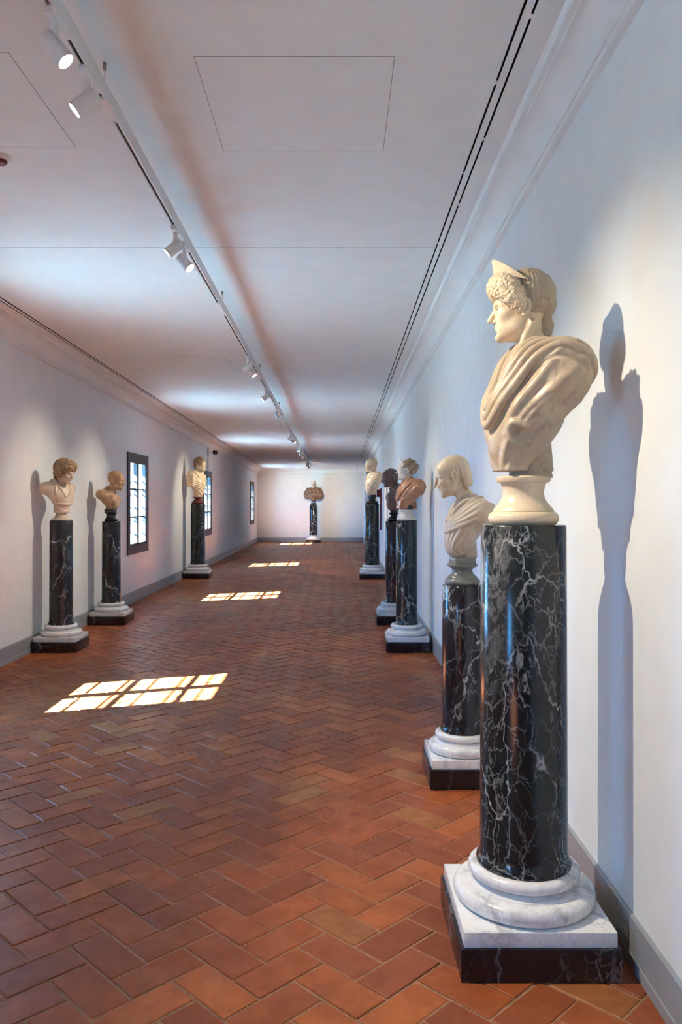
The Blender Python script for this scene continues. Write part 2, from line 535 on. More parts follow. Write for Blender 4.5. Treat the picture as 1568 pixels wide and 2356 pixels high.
# flush access panels
def ceiling_panel(x0, x1, y0, y1, proud, gap):
    p = box_obj('access_panel', (x0 + gap, x1 - gap, y0 + gap, y1 - gap, CZ - proud, CZ), M['ceiling'], ceiling, sl=SLOPE)
    bm = bmesh.new()
    for d in ((x0, x1, y0, y0 + gap), (x0, x1, y1 - gap, y1), (x0, x0 + gap, y0 + gap, y1 - gap), (x1 - gap, x1, y0 + gap, y1 - gap)):
        box(bm, *d, CZ - 0.0006, CZ + 0.001, sl=SLOPE)
    bm_obj('groove', bm, M['joint'], p)
ceiling_panel(-0.603, 0.236, 3.330, 4.196, 0.0015, 0.0035)
ceiling_panel(-2.200, -1.360, 3.300, 4.150, 0.0015, 0.0035)
ceiling_panel(-0.603, 0.236, 9.58, 10.44, 0.0015, 0.0025)
ceiling_panel(-2.200, -1.360, 9.58, 10.44, 0.0015, 0.0025)

# ---- cornices (cove with a ledge below and a fillet above)
LC = EYE + 1.722
def cornice_profile():
    p = [(0.0, 0.0), (0.012, 0.003), (0.028, 0.010), (0.030, 0.030), (0.040, 0.032)]
    for i in range(1, 11):
        t = i / 10 * math.pi / 2
        p.append((0.040 + 0.100 * (1 - math.cos(t)), 0.032 + 0.118 * math.sin(t)))
    p += [(0.142, 0.158), (0.165, 0.160), (0.168, 0.180), (0.180, 0.196), (0.0, 0.196)]
    return p
cp = cornice_profile()
o = extrude('trim_1', [(XR - d, LC + h) for d, h in cp], YB, YF, M['ceiling'], sl=SLOPE, smooth=True); tag(o, kind='structure')
o = extrude('trim_2', [(XL + d, LC + h) for d, h in cp], YB, YF, M['ceiling'], sl=SLOPE, smooth=True); tag(o, kind='structure')
# across the far wall
v, f = [], []
zoff = LC - SLOPE * YF
n = len(cp)
for x in (XL, XR):
    v += [(x, YF - d, zoff + h + 0.0) for d, h in cp]
f = [(i, (i + 1) % n, n + (i + 1) % n, n + i) for i in range(n)] + [tuple(range(n - 1, -1, -1)), tuple(range(n, 2 * n))]
o = mesh_obj('trim_3', v, f, M['ceiling'])
bm = bmesh.new(); bm.from_mesh(o.data); bmesh.ops.recalc_face_normals(bm, faces=bm.faces); bm.to_mesh(o.data); bm.free()
tag(o, kind='structure')

# ---- skirting
BH = 0.175
def skirt(side):
    return [(0, 0), (0.018 * side, 0), (0.018 * side, 0.040), (0.014 * side, 0.044), (0.014 * side, BH - 0.006), (0.010 * side, BH), (0, BH)]
tag(extrude('baseboard_left', [(XL + x, z) for x, z in skirt(1)], YB, YF, M['grey_trim']), kind='structure')
tag(extrude('baseboard_right', [(XR + x, z) for x, z in skirt(-1)], YB, YF, M['grey_trim']), kind='structure')
tag(box_obj('baseboard_far', (XL, XR, YF - 0.015, YF, 0, BH), M['grey_trim'], bevel=0.003), kind='structure')

# ---- floor: mortar bed and herringbone tiles laid at 45 degrees
floor = tag(box_obj('floor', (XL - WT, XR + 0.3, YB - 0.3, YF + 0.3, -0.12, -0.0045), M['mortar']), kind='structure')
TW = 0.145
U0, V0 = 1.643, 2.000
S2 = math.sqrt(0.5)
def uv2xy(u, v_): return ((u - v_) * S2, (u + v_) * S2)
def clip_poly(poly, axis, lim, keep_less):
    out = []
    for i in range(len(poly)):
        p, q = poly[i], poly[(i + 1) % len(poly)]
        pin = (p[axis] <= lim) if keep_less else (p[axis] >= lim)
        qin = (q[axis] <= lim) if keep_less else (q[axis] >= lim)
        if pin: out.append(p)
        if pin != qin:
            t = (lim - p[axis]) / (q[axis] - p[axis])
            out.append((p[0] + t * (q[0] - p[0]), p[1] + t * (q[1] - p[1])))
    return out
def tile_colour():
    k = rng.random()
    base = np.array([0.46, 0.118, 0.030])
    if k < 0.20: base = np.array([0.35, 0.092, 0.030])
    elif k < 0.38: base = np.array([0.54, 0.148, 0.034])
    elif k < 0.43: base = np.array([0.50, 0.195, 0.060])
    elif k < 0.60: base = np.array([0.40, 0.106, 0.036])
    return tuple(np.clip(base * rng.uniform(0.88, 1.12), 0, 1))
GAP = 0.0045
full, cut = [], []
for cx in range(-60, 260):
    for cy in range(-60, 260):
        dlt = (cx - cy) % 4
        if dlt == 0: w, h = 2, 1
        elif dlt == 3: w, h = 1, 2
        else: continue
        u, v_ = U0 + cx * TW, V0 + cy * TW
        mx, my = uv2xy(u + w * TW / 2, v_ + h * TW / 2)
        if not (XL - 0.2 < mx < XR + 0.2 and -1.2 < my < YF + 0.2): continue
        poly = [uv2xy(*p) for p in ((u + GAP, v_ + GAP), (u + w * TW - GAP, v_ + GAP), (u + w * TW - GAP, v_ + h * TW - GAP), (u + GAP, v_ + h * TW - GAP))]
        inside = all(XL + 0.012 <= p[0] <= XR - 0.012 and p[1] <= YF for p in poly)
        if not inside:
            for ax, lim, less in ((0, XL + 0.012, False), (0, XR - 0.012, True), (1, YF, True)):
                if poly: poly = clip_poly(poly, ax, lim, less)
            if len(poly) < 3: continue
        y = my
        sx, sy = 778 + mx * FPX / max(y, 0.1), 1156 + EYE * FPX / max(y, 0.1)
        vis = y > 1.9 and -90 < sx < 1650 and sy < 2470
        full.append((poly, inside, (mx, my), w == 2, vis, 1.0 / max(y, 0.3) ** 3 if vis else 0.0))
def tile_geo(poly, z):
    """bevelled tile: top, chamfer ring and sides"""
    cxm = sum(p[0] for p in poly) / len(poly); cym = sum(p[1] for p in poly) / len(poly)
    n = len(poly)
    def ins(p, d):
        L = math.hypot(p[0] - cxm, p[1] - cym) or 1
        k = max(0.0, 1 - d / L)
        return (cxm + (p[0] - cxm) * k, cym + (p[1] - cym) * k)
    v = [(*p, -0.03) for p in poly] + [(*p, z - 0.0025) for p in poly] + [(*ins(p, 0.0065), z) for p in poly]
    f = []
    for r in (0, 1):
        f += [(r * n + i, r * n + (i + 1) % n, (r + 1) * n + (i + 1) % n, (r + 1) * n + i) for i in range(n)]
    f.append(tuple(range(2 * n, 3 * n)))
    return v, f
order = sorted(range(len(full)), key=lambda i: -full[i][5])
solo = set(order[:290])
hw, hl = TW / 2 - GAP, TW - GAP
base_poly = [uv2xy(*p) for p in ((-hl, -hw), (hl, -hw), (hl, hw), (-hl, hw))]
protos = []
for k in range(6):     # a few hand-made outlines
    pp = [(p[0] + rng.uniform(-0.002, 0.002), p[1] + rng.uniform(-0.002, 0.002)) for p in base_poly]
    pv, pf = tile_geo(pp, 0.0)
    me = bpy.data.meshes.new('floor_tile'); me.from_pydata(pv, [], pf); me.materials.append(M['tile']); me.update()
    protos.append(me)
fv, ff, fc = [], [], []
for i, (poly, inside, (mx, my), horiz, vis, _) in enumerate(full):
    col = tile_colour()
    dz = rng.uniform(-0.0016, 0.0012)
    if i in solo:
        if inside:
            o = bpy.data.objects.new('floor_tile', protos[int(rng.integers(6))])
            COL.objects.link(o); o.parent = floor
            o.location = (mx, my, dz)
            o.rotation_euler = (rng.uniform(-0.005, 0.005), rng.uniform(-0.005, 0.005), (0 if horiz else math.pi / 2) + rng.uniform(-0.006, 0.006))
        else:
            pv, pf = tile_geo(poly, dz)
            o = mesh_obj('floor_tile', pv, pf, M['tile'], floor)
        o.color = (*col, 1)
    else:
        pv, pf = tile_geo(poly, 0.0)
        tx, ty = rng.uniform(-0.006, 0.006, 2)
        b0 = len(fv)
        fv += [(p[0], p[1], p[2] + dz + (p[0] - mx) * tx + (p[1] - my) * ty) for p in pv]
        ff += [tuple(b0 + j for j in fa) for fa in pf]
        fc += [col] * len(pv)
o = mesh_obj('floor_tiles_far', fv, ff, M['tile_far'], floor)
o['kind'] = 'stuff'
att = o.data.color_attributes.new('tint', 'FLOAT_COLOR', 'POINT')
att.data.foreach_set('color', np.array([(*c, 1) for c in fc], dtype=np.float32).ravel())

# ---- windows
GX = XL - 0.032                # glass plane
G0, G1 = 0.91, 2.26            # glazed height
GW = 0.525                     # half of the glazed width
def make_window(idx, yc):
    bm = bmesh.new()           # the dark casing on the wall face
    ca, cb, cz0, cz1 = yc - 0.67, yc + 0.67, 0.774, 2.39
    x0, x1 = XL - 0.05, XL + 0.022
    box(bm, x0, x1, ca, yc - GW, cz0, cz1); box(bm, x0, x1, yc + GW, cb, cz0, cz1)
    box(bm, x0, x1, yc - GW, yc + GW, cz0, G0); box(bm, x0, x1, yc - GW, yc + GW, G1, cz1)
    w = tag(bm_obj('window_%d' % idx, bm, M['casing']), kind='structure')
    for s in (-1, 1):
        ya, yb = (yc - GW, yc - 0.028) if s < 0 else (yc + 0.028, yc + GW)
        bm = bmesh.new()
        xs0, xs1 = XL - 0.055, XL + 0.008
        fr = 0.026
        box(bm, xs0, xs1, ya, ya + fr, G0, G1); box(bm, xs0, xs1, yb - fr, yb, G0, G1)
        box(bm, xs0, xs1, ya + fr, yb - fr, G0, G0 + 0.03); box(bm, xs0, xs1, ya + fr, yb - fr, G1 - 0.03, G1)
        sash = bm_obj('sash', bm, M['casing'], w)
        for z in (1.364, 1.812):
            box_obj('muntin', (XL - 0.048, XL - 0.012, ya + fr, yb - fr, z - 0.013, z + 0.013), M['casing'], sash)
        zz = [G0 + 0.03, 1.364 - 0.013, 1.364 + 0.013, 1.812 - 0.013, 1.812 + 0.013, G1 - 0.03]
        for k in range(3):
            v = [(GX, ya + fr, zz[2 * k]), (GX, yb - fr, zz[2 * k]), (GX, yb - fr, zz[2 * k + 1]), (GX, ya + fr, zz[2 * k + 1])]
            v += [(GX - 0.004, *p[1:]) for p in v]
            mesh_obj('pane', v, [(0, 1, 2, 3), (7, 6, 5, 4), (0, 4, 5, 1), (1, 5, 6, 2), (2, 6, 7, 3), (3, 7, 4, 0)], M['glass'], sash)
        box_obj('meeting_stile', (XL - 0.055, XL + 0.016, yc - 0.028 if s < 0 else yc, yc if s < 0 else yc + 0.028, G0, G1), M['casing'], w)
    for k in range(7):          # wrought-iron bars outside
        z = 0.866 + k * 0.215
        tube_obj('grille_bar', (XL - 0.27, yc - HOLE[0], z), (XL - 0.27, yc + HOLE[0], z), 0.012, M['iron'], w, 8)
    # light portal in the opening
    pd = bpy.data.lights.new('window_portal', 'AREA'); pd.shape = 'RECTANGLE'; pd.size = 1.2; pd.size_y = 1.5
    pd.cycles.is_portal = True
    po = bpy.data.objects.new('window_portal', pd); COL.objects.link(po)
    po.location = (XL - WT - 0.01, yc, (HOLE[1] + HOLE[2]) / 2)
    po.rotation_euler = Vector((1, 0, 0)).to_track_quat('-Z', 'Z').to_euler()
    po.parent = w
    return w
for i, yc in enumerate(WINDOWS):
    make_window(i + 1, yc)
# ---- outside: garden ground, and a metal reflector added to throw sun onto the ceiling
tag(box_obj('ground_outside', (-60, XL - WT - 0.02, -45, 80, -3.4, -3.0), M['terrace']), kind='structure')
tag(box_obj('reflector_outside', (-9.0, XL - WT - 0.02, -20, 60, 0.20, 0.30), M['zinc']), kind='structure')  # unseen sheet, added only to bounce bright bands through the windows

# ---- door near the far end of the right wall
dr = tag(box_obj('door_1', (XR - 0.022, XR - 0.004, 29.6, 30.6, 0.0, 2.12), M['plaster'], bevel=0.004), kind='structure')
bm = bmesh.new()
tube(bm, (XR - 0.02, 29.72, 1.05), (XR - 0.085, 29.72, 1.05), 0.011)
tube(bm, (XR - 0.08, 29.70, 1.05), (XR - 0.08, 29.86, 1.05), 0.010)
bm_obj('door_handle', bm, M['steel'], dr, smooth=True, angle=R(50))

# ------------------------------------------------------------------ lighting track and spotlights
TX = -0.987
TB, TT = EYE + 1.744, EYE + 1.815      # bottom and top of the rail at y = 0
def rail_z(y): return TB - SLOPE * y
track = tag(empty('lighting_track', (TX, 0, 0)), 'long white suspended lighting track running down the ceiling', 'lighting track')
hwid = 0.017
extrude('rail', [(-hwid, TB), (-0.007, TB), (-0.007, TB + 0.014), (0.007, TB + 0.014), (0.007, TB), (hwid, TB), (hwid, TT), (-hwid, TT)],
        YB + 0.5, 28.6, M['white_metal'], track, sl=SLOPE)
def slot_piece(name, y0, y1, mat, z0, z1):
    return box_obj(name, (-0.0068, 0.0068, y0, y1, z0, z1), mat, track, sl=SLOPE)
for a, b in ((1.0, 2.72), (2.93, 3.12), (3.30, 3.37), (3.58, 4.82), (5.28, 6.55), (6.95, 8.72), (9.15, 9.75), (10.15, 10.85), (11.2, 12.75), (13.3, 16.7), (17.5, 19.2), (21.0, 24.9)):
    slot_piece('slot', a, b, M['groove'], TB + 0.010, TB + 0.0138)
for a, b in ((2.80, 2.93), (3.18, 3.30), (4.88, 5.28), (6.55, 6.95), (9.75, 10.15), (12.8, 13.3)):
    slot_piece('slot_cover', a, b, M['white_metal'], TB - 0.0005, TB + 0.0138)
for y in (3.43, 6.72, 9.92, 13.1):
    box_obj('connector', (-0.0185, 0.0185, y - 0.09, y + 0.09, TB - 0.004, TB + 0.030), M['white_metal'], track, sl=SLOPE, bevel=0.002)
for y in (-0.5, 3.38, 6.80, 10.1, 13.4, 16.7, 20.0, 23.4, 26.8):
    w = tube_obj('suspension_wire', (0, y, TT - SLOPE * y - 0.005), (0, y, ceil_z(y) - 0.002), 0.0016, M['steel'], track, 6)
    tube_obj('ceiling_cup', (0, y, ceil_z(y) - 0.028), (0, y, ceil_z(y)), 0.009, M['steel'], w, 12)

SPOT_TRIM = 0.93
def spotlight(y, target, on, label, power=1.0, cone=52, drop=0.085):
    top = Vector((TX, y, rail_z(y)))
    t = tag(empty('track_spotlight', top), label, 'spotlight', 'spotlights on the ceiling track')
    box_obj('adapter', (-0.0155, 0.0155, -0.055, 0.055, -0.026, 0.004), M['white_metal'], t, bevel=0.003)
    tube_obj('stem', (0, 0, -0.026), (0, 0, -drop + 0.012), 0.014, M['white_metal'], t, 16)
    tube_obj('swivel', (0, 0, -drop + 0.014), (0, 0, -drop - 0.004), 0.017, M['white_metal'], t, 16)
    d = (Vector(target) - (top + Vector((0, 0, -drop - 0.03)))).normalized()
    c = Vector((0, 0, -drop - 0.03))
    q = d.to_track_quat('Z', 'Y')
    rad, ln = 0.033, 0.108
    prof = [(0.001, -0.046), (rad * 0.88, -0.046), (rad, -0.040), (rad, ln - 0.05), (rad * 1.02, ln - 0.046), (rad * 0.90, ln - 0.046), (rad * 0.86, ln - 0.060), (0.001, ln - 0.062)]
    h = lathe('housing', prof, M['white_metal'], t, 28)
    h.location = c; h.rotation_mode = 'QUATERNION'; h.rotation_quaternion = q
    lens = lathe('lens', [(0.001, ln - 0.062), (rad * 0.86, ln - 0.062), (rad * 0.86, ln - 0.055), (rad * 0.5, ln - 0.050), (0.001, ln - 0.049)], M['lamp_on'] if on else M['lamp_off'], h, 28)
    if on:
        ld = bpy.data.lights.new('spot_lamp', 'SPOT')
        ld.energy = SPOT_POWER * power * SPOT_TRIM
        ld.color = SPOT_COLOR
        ld.spot_size = R(cone); ld.spot_blend = 1.0
        ld.shadow_soft_size = 0.018
        lo = bpy.data.objects.new('spot_lamp', ld); COL.objects.link(lo)
        lo.parent = t
        lo.location = c + d * (ln - 0.035)
        lo.rotation_euler = d.to_track_quat('-Z', 'Y').to_euler()
    return t
SPOTS = [
    (0.30, (-2.9, 0.6, 1.2), True, 'added white spotlight, unseen behind the viewer, turned to the left wall', 0.45, 74),  # unseen lamp, added to warm the floor near the camera
    (2.78, (0.67, 2.88, 1.22), True, 'brightly lit white spotlight nearest the camera, top left', 1.50, 82),
    (3.14, (-2.9, 2.75, 1.5), True, 'white spotlight turned to the left wall, just beyond the nearest lit one', 0.45, 66),
    (4.84, (-2.9, 4.55, 1.5), True, 'white spotlight turned left, nearer one of the overlapping pair mid track', 0.45, 66),
    (5.12, (0.74, 4.65, 1.25), True, 'glaring white spotlight, farther one of the overlapping pair mid track', 0.8, 74),
    (8.74, (-3.0, 8.80, 1.40), True, 'white spotlight shining left at the curly haired bust', 0.8, 66),
    (9.02, (0.74, 8.72, 1.20), True, 'white spotlight glowing towards the red draped bust on the right', 0.6, 70),
    (10.90, (-3.0, 10.62, 1.35), True, 'white spotlight with dark rim aimed at the bald bust on the left', 0.8, 64),
    (12.80, (-0.2, 12.9, 0.2), False, 'small unlit grey spotlight hanging straight down before the first bright ceiling band', 0, 50),
    (16.60, (-3.0, 16.95, 1.6), True, 'far white spotlight turned left at the bearded bust', 1.0, 62),
    (17.30, (0.72, 16.9, 1.5), True, 'far white spotlight turned right, just before the second bright ceiling band', 1.0, 66),
    (19.30, (0.3, 18.7, 0.0), True, 'far white spotlight pointing down to the floor beyond the second ceiling band', 0.5, 56),
    (20.70, (-0.6, 21.3, 0.0), True, 'first of two tiny bright spotlights near the far end of the track', 0.6, 56),
    (21.90, (-0.3, 24.5, 0.0), True, 'second of two tiny bright spotlights near the far end of the track', 0.7, 56),
    (25.20, (-0.5, 28.0, 0.0), False, 'dark tiny spotlight second from the far end of the track', 0, 46),
    (26.60, (-1.0, 32.1, 1.8), True, 'last tiny spotlight at the far end of the track', 4.0, 50),
]
for s in SPOTS:
    spotlight(s[0], s[1], s[2], s[3], s[4], s[5])

# ---- smoke detector on the ceiling at the left edge of the view
yd = 4.27
sd = tag(empty('smoke_detector', (-1.805, yd, ceil_z(yd))), 'small white and dark red ceiling detector at the left edge', 'smoke detector')
lathe('base', [(0.001, -0.018), (0.050, -0.018), (0.056, -0.010), (0.056, -0.0005), (0.001, -0.0005)], M['white_metal'], sd, 32)
lathe('sensor', [(0.001, -0.034), (0.030, -0.034), (0.036, -0.028), (0.036, -0.018), (0.001, -0.018)], M['red'], sd, 32)

# ---- surveillance camera on the left wall above the second window
sc = tag(empty('security_camera', (XL, 20.1, 0)), 'white wall bracket with black dome camera above a left window', 'camera')
box_obj('back_box', (0.0, 0.05, -0.10, 0.10, 2.78, 2.96), M['white_metal'], sc, bevel=0.006)
tube_obj('arm', (0.045, 0, 2.87), (0.15, 0.02, 2.86), 0.020, M['white_metal'], sc)
lathe('dome', [(0.001, -0.065)] + arc_pts(0, 0, 0.066, 0.066, -85, 30, 10) + [(0.045, 0.055), (0.001, 0.055)], M['black_glass'], sc, 24, loc=(0.19, 0.02, 2.86))
box_obj('lower_box', (0.0, 0.045, -0.07, 0.09, 2.46, 2.66), M['white_metal'], sc, bevel=0.006)
tube_obj('conduit', (0.018, 0.0, 2.66), (0.018, 0.0, 2.78), 0.012, M['white_metal'], sc)

# ---- red cabinet standing off the right wall
rc = tag(empty('hose_cabinet', (XR, 19.0, 0)), 'narrow dark red wall fitting behind the draped bust on the right', 'wall cabinet')
box_obj('back_plate', (-0.035, 0.0, -0.08, 0.10, 0.95, 1.93), M['red'], rc, bevel=0.004)
box_obj('alarm_box', (-0.115, -0.03, -0.06, 0.06, 1.73, 1.91), M['red'], rc, bevel=0.008)

# ------------------------------------------------------------------ carved busts: signed-distance modelling
class Field:
    def __init__(self, lo, hi, h):
        self.lo = np.array(lo, float); self.h = h
        self.n = (np.ceil((np.array(hi) - self.lo) / h).astype(int) + 1)
        self.ax = [self.lo[i] + h * np.arange(self.n[i]) for i in range(3)]
        self.D = np.full(self.n, 1.0, np.float32)
    def region(self, lo, hi):
        s = []
        for i in range(3):
            a = int(max(0, math.floor((lo[i] - self.lo[i]) / self.h)))
            b = int(min(self.n[i], math.ceil((hi[i] - self.lo[i]) / self.h) + 1))
            if b <= a: return None
            s.append(slice(a, b))
        return tuple(s)
    def grid(self, s):
        return (self.ax[0][s[0]][:, None, None], self.ax[1][s[1]][None, :, None], self.ax[2][s[2]][None, None, :])
    def put(self, d, s, k, sub):
        A = self.D[s]
        if sub: A, d = -A, d
        if k <= 1e-6:
            r = np.minimum(A, d)
        else:
            hh = np.clip(0.5 + 0.5 * (A - d) / k, 0, 1)
            r = A + (d - A) * hh - k * hh * (1 - hh)
        self.D[s] = -r if sub else r
    def ell(self, c, r, k=0.02, sub=False, rot=None):
        c = np.array(c, float); r = np.array(r, float)
        m = (max(r) if rot is not None else 0) 
        ext = (np.full(3, m) if rot is not None else r) + 1.2 * k + 3 * self.h
        s = self.region(c - ext, c + ext)
        if s is None: return
        X, Y, Z = self.grid(s)
        X, Y, Z = X - c[0], Y - c[1], Z - c[2]
        if rot is not None:
            Mx = np.array(Euler([R(a) for a in rot]).to_matrix().transposed())
            X, Y, Z = (Mx[i][0] * X + Mx[i][1] * Y + Mx[i][2] * Z for i in range(3))
        k0 = np.sqrt((X / r[0]) ** 2 + (Y / r[1]) ** 2 + (Z / r[2]) ** 2)
        k1 = np.sqrt((X / r[0] ** 2) ** 2 + (Y / r[1] ** 2) ** 2 + (Z / r[2] ** 2) ** 2) + 1e-9
        self.put(k0 * (k0 - 1) / k1, s, k, sub)
    def ell2(self, c, r, k=0.02, sub=False, rot=None):     # mirrored pair
        self.ell(c, r, k, sub, rot)
        self.ell((-c[0], c[1], c[2]), r, k, sub, None if rot is None else (rot[0], -rot[1], -rot[2]))
    def path(self, pts, rad, k=0.01, sub=False):
        pts = np.array(pts, float)
        rad = np.full(len(pts), rad) if np.isscalar(rad) else np.interp(np.linspace(0, 1, len(pts)), np.linspace(0, 1, len(rad)), rad)
        ext = rad.max() + 1.2 * k + 3 * self.h
        s = self.region(pts.min(0) - ext, pts.max(0) + ext)
        if s is None: return
        sh = tuple(x.stop - x.start for x in s)
        T = np.full(sh, 1.0, np.float32)
        for i in range(len(pts) - 1):
            a, b = pts[i], pts[i + 1]
            e2 = ext
            q = self.region(np.minimum(a, b) - e2, np.maximum(a, b) + e2)
            if q is None: continue
            X, Y, Z = self.grid(q)
            ab = b - a; L = max(ab @ ab, 1e-12)
            t = np.clip(((X - a[0]) * ab[0] + (Y - a[1]) * ab[1] + (Z - a[2]) * ab[2]) / L, 0, 1)
            d = np.sqrt((X - a[0] - t * ab[0]) ** 2 + (Y - a[1] - t * ab[1]) ** 2 + (Z - a[2] - t * ab[2]) ** 2) - (rad[i] + t * (rad[i + 1] - rad[i]))
            ls = tuple(slice(q[j].start - s[j].start, q[j].stop - s[j].start) for j in range(3))
            T[ls] = np.minimum(T[ls], d)
        self.put(T, s, k, sub)
    def path2(self, pts, rad, k=0.01, sub=False):
        self.path(pts, rad, k, sub)
        self.path([(-p[0], p[1], p[2]) for p in pts], rad, k, sub)
    def bx(self, c, r, rd=0.01, k=0.01, sub=False):
        c = np.array(c, float); r = np.array(r, float)
        ext = r + 1.2 * k + 3 * self.h
        s = self.region(c - ext, c + ext)
        if s is None: return
        X, Y, Z = self.grid(s)
        q = [np.abs(A - c[i]) - (r[i] - rd) for i, A in enumerate((X, Y, Z))]
        out = np.sqrt(sum(np.maximum(a, 0) ** 2 for a in q)) + np.minimum(np.maximum(q[0], np.maximum(q[1], q[2])), 0) - rd
        self.put(out, s, k, sub)
    def cut(self, n, d, k=0.004):          # keep the side where n.p < d
        n = np.array(n, float); n /= np.linalg.norm(n)
        s = tuple(slice(0, x) for x in self.n)
        X, Y, Z = self.grid(s)
        P = d - (n[0] * X + n[1] * Y + n[2] * Z)
        self.put(P.astype(np.float32), s, k, True)
    def value(self, P):
        g = (np.asarray(P, float) - self.lo) / self.h
        i = np.clip(np.floor(g).astype(int), 0, self.n - 2); f = np.clip(g - i, 0, 1)
        out = 0
        for dx in (0, 1):
            for dy in (0, 1):
                for dz in (0, 1):
                    w = (f[:, 0] if dx else 1 - f[:, 0]) * (f[:, 1] if dy else 1 - f[:, 1]) * (f[:, 2] if dz else 1 - f[:, 2])
                    out = out + w * self.D[i[:, 0] + dx, i[:, 1] + dy, i[:, 2] + dz]
        return out
    def sph(self, C, az, el, off=0.0):
        """outermost surface point from C; az 0 = front (-y), 90 = subject's left (+x)"""
        d = np.array([math.sin(R(az)) * math.cos(R(el)), -math.cos(R(az)) * math.cos(R(el)), math.sin(R(el))])
        t = np.arange(0.01, 0.7, self.h * 0.5)
        P = np.array(C) + t[:, None] * d
        ok = np.all((P > self.lo + self.h) & (P < self.lo + self.h * (self.n - 2)), axis=1)
        v = self.value(P); v = np.where(ok, v, 1)
        ins = np.nonzero(v < 0)[0]
        r = t[ins[-1]] if len(ins) else 0.05
        return np.array(C) + (r + off) * d
    def fold_pts(self, C, aes, off=0.0, n=26):
        p = smooth_path([(a, e, 0) for a, e in aes], n)
        pts = np.array([self.sph(C, a, e, off) for a, e, _ in p])
        for _ in range(3):
            pts[1:-1] = (pts[:-2] + 2 * pts[1:-1] + pts[2:]) / 4
        return pts
    def fold(self, C, aes, rad, off=0.0, k=0.012, sub=False, n=26):
        """tube that follows the surface through (azimuth, elevation) points"""
        p = smooth_path([(a, e, 0) for a, e in aes], n)
        pts = [self.sph(C, a, e, off) for a, e, _ in p]
        pts = np.array(pts)
        for _ in range(2):
            pts[1:-1] = (pts[:-2] + 2 * pts[1:-1] + pts[2:]) / 4
        if not np.isscalar(rad):
            rad = np.interp(np.linspace(0, 1, len(pts)), np.linspace(0, 1, len(rad)), rad)
        self.path(pts, rad, k, sub)
    def mesh(self):
        D = self.D
        # close the field at the border
        for a in range(3):
            sl = [slice(None)] * 3
            for e in (0, -1):
                sl[a] = e; D[tuple(sl)] = np.maximum(D[tuple(sl)], 0.5 * self.h)
        S = D < 0
        c = np.zeros(np.array(D.shape) - 1, np.int8)
        for dx in (0, 1):
            for dy in (0, 1):
                for dz in (0, 1):
                    c += S[dx:D.shape[0] - 1 + dx, dy:D.shape[1] - 1 + dy, dz:D.shape[2] - 1 + dz]
        act = (c > 0) & (c < 8)
        I = np.argwhere(act)
        idx = np.full(act.shape, -1, np.int64); idx[act] = np.arange(len(I))
        corners = np.array([(a, b, d) for a in (0, 1) for b in (0, 1) for d in (0, 1)])
        vals = np.stack([D[I[:, 0] + q[0], I[:, 1] + q[1], I[:, 2] + q[2]] for q in corners], 1)
        acc = np.zeros((len(I), 3)); cnt = np.zeros(len(I))
        for a in range(8):
            for b in range(a + 1, 8):
                if np.abs(corners[a] - corners[b]).sum() != 1: continue
                m = (vals[:, a] < 0) != (vals[:, b] < 0)
                t = vals[m, a] / (vals[m, a] - vals[m, b])
                acc[m] += corners[a] + (corners[b] - corners[a]) * t[:, None]; cnt[m] += 1
        V = self.lo + self.h * (I + acc / cnt[:, None])
        Q = []
        for axis in range(3):
            u, v = (axis + 1) % 3, (axis + 2) % 3
            s0 = [slice(None)] * 3; s1 = [slice(None)] * 3
            s0[axis] = slice(0, -1); s1[axis] = slice(1, None)
            ch = S[tuple(s0)] != S[tuple(s1)]
            E = np.argwhere(ch)
            E = E[(E[:, u] > 0) & (E[:, v] > 0) & (E[:, u] < D.shape[u] - 1) & (E[:, v] < D.shape[v] - 1)]
            def cell(du, dv):
                e = E.copy(); e[:, u] -= du; e[:, v] -= dv
                return idx[e[:, 0], e[:, 1], e[:, 2]]
            q = np.stack([cell(1, 1), cell(0, 1), cell(0, 0), cell(1, 0)], 1)
            inside = S[E[:, 0], E[:, 1], E[:, 2]]
            q[~inside] = q[~inside][:, ::-1]
            Q.append(q[(q >= 0).all(1)])
        return V, np.concatenate(Q)

def smooth_path(pts, n=24):
    P = np.array(pts, float)
    P = np.vstack([2 * P[0] - P[1], P, 2 * P[-1] - P[-2]])
    out = []
    m = len(P) - 3
    for i in range(n + 1):
        t = i / n * m; j = min(int(t), m - 1); t -= j
        a, b, c, d = P[j], P[j + 1], P[j + 2], P[j + 3]
        out.append(0.5 * ((2 * b) + (-a + c) * t + (2 * a - 5 * b + 4 * c - d) * t * t + (-a + 3 * b - 3 * c + d) * t ** 3))
    return np.array(out)

def azel(X, Y, Z, C):
    return np.arctan2(X - C[0], -(Y - C[1])), np.arctan2(Z - C[2], np.hypot(X - C[0], Y - C[1]))

def ripple(f, C, amp, freq, lo, hi, phase=0.0, wob=0.6):
    """combed strands: fine waves around the vertical axis"""
    s = f.region(lo, hi)
    X, Y, Z = f.grid(s)
    az, el = azel(X, Y, Z, C)
    f.D[s] += (amp * np.sin(freq * az + phase + wob * np.sin(31 * Z + 2.3 * az))).astype(np.float32)

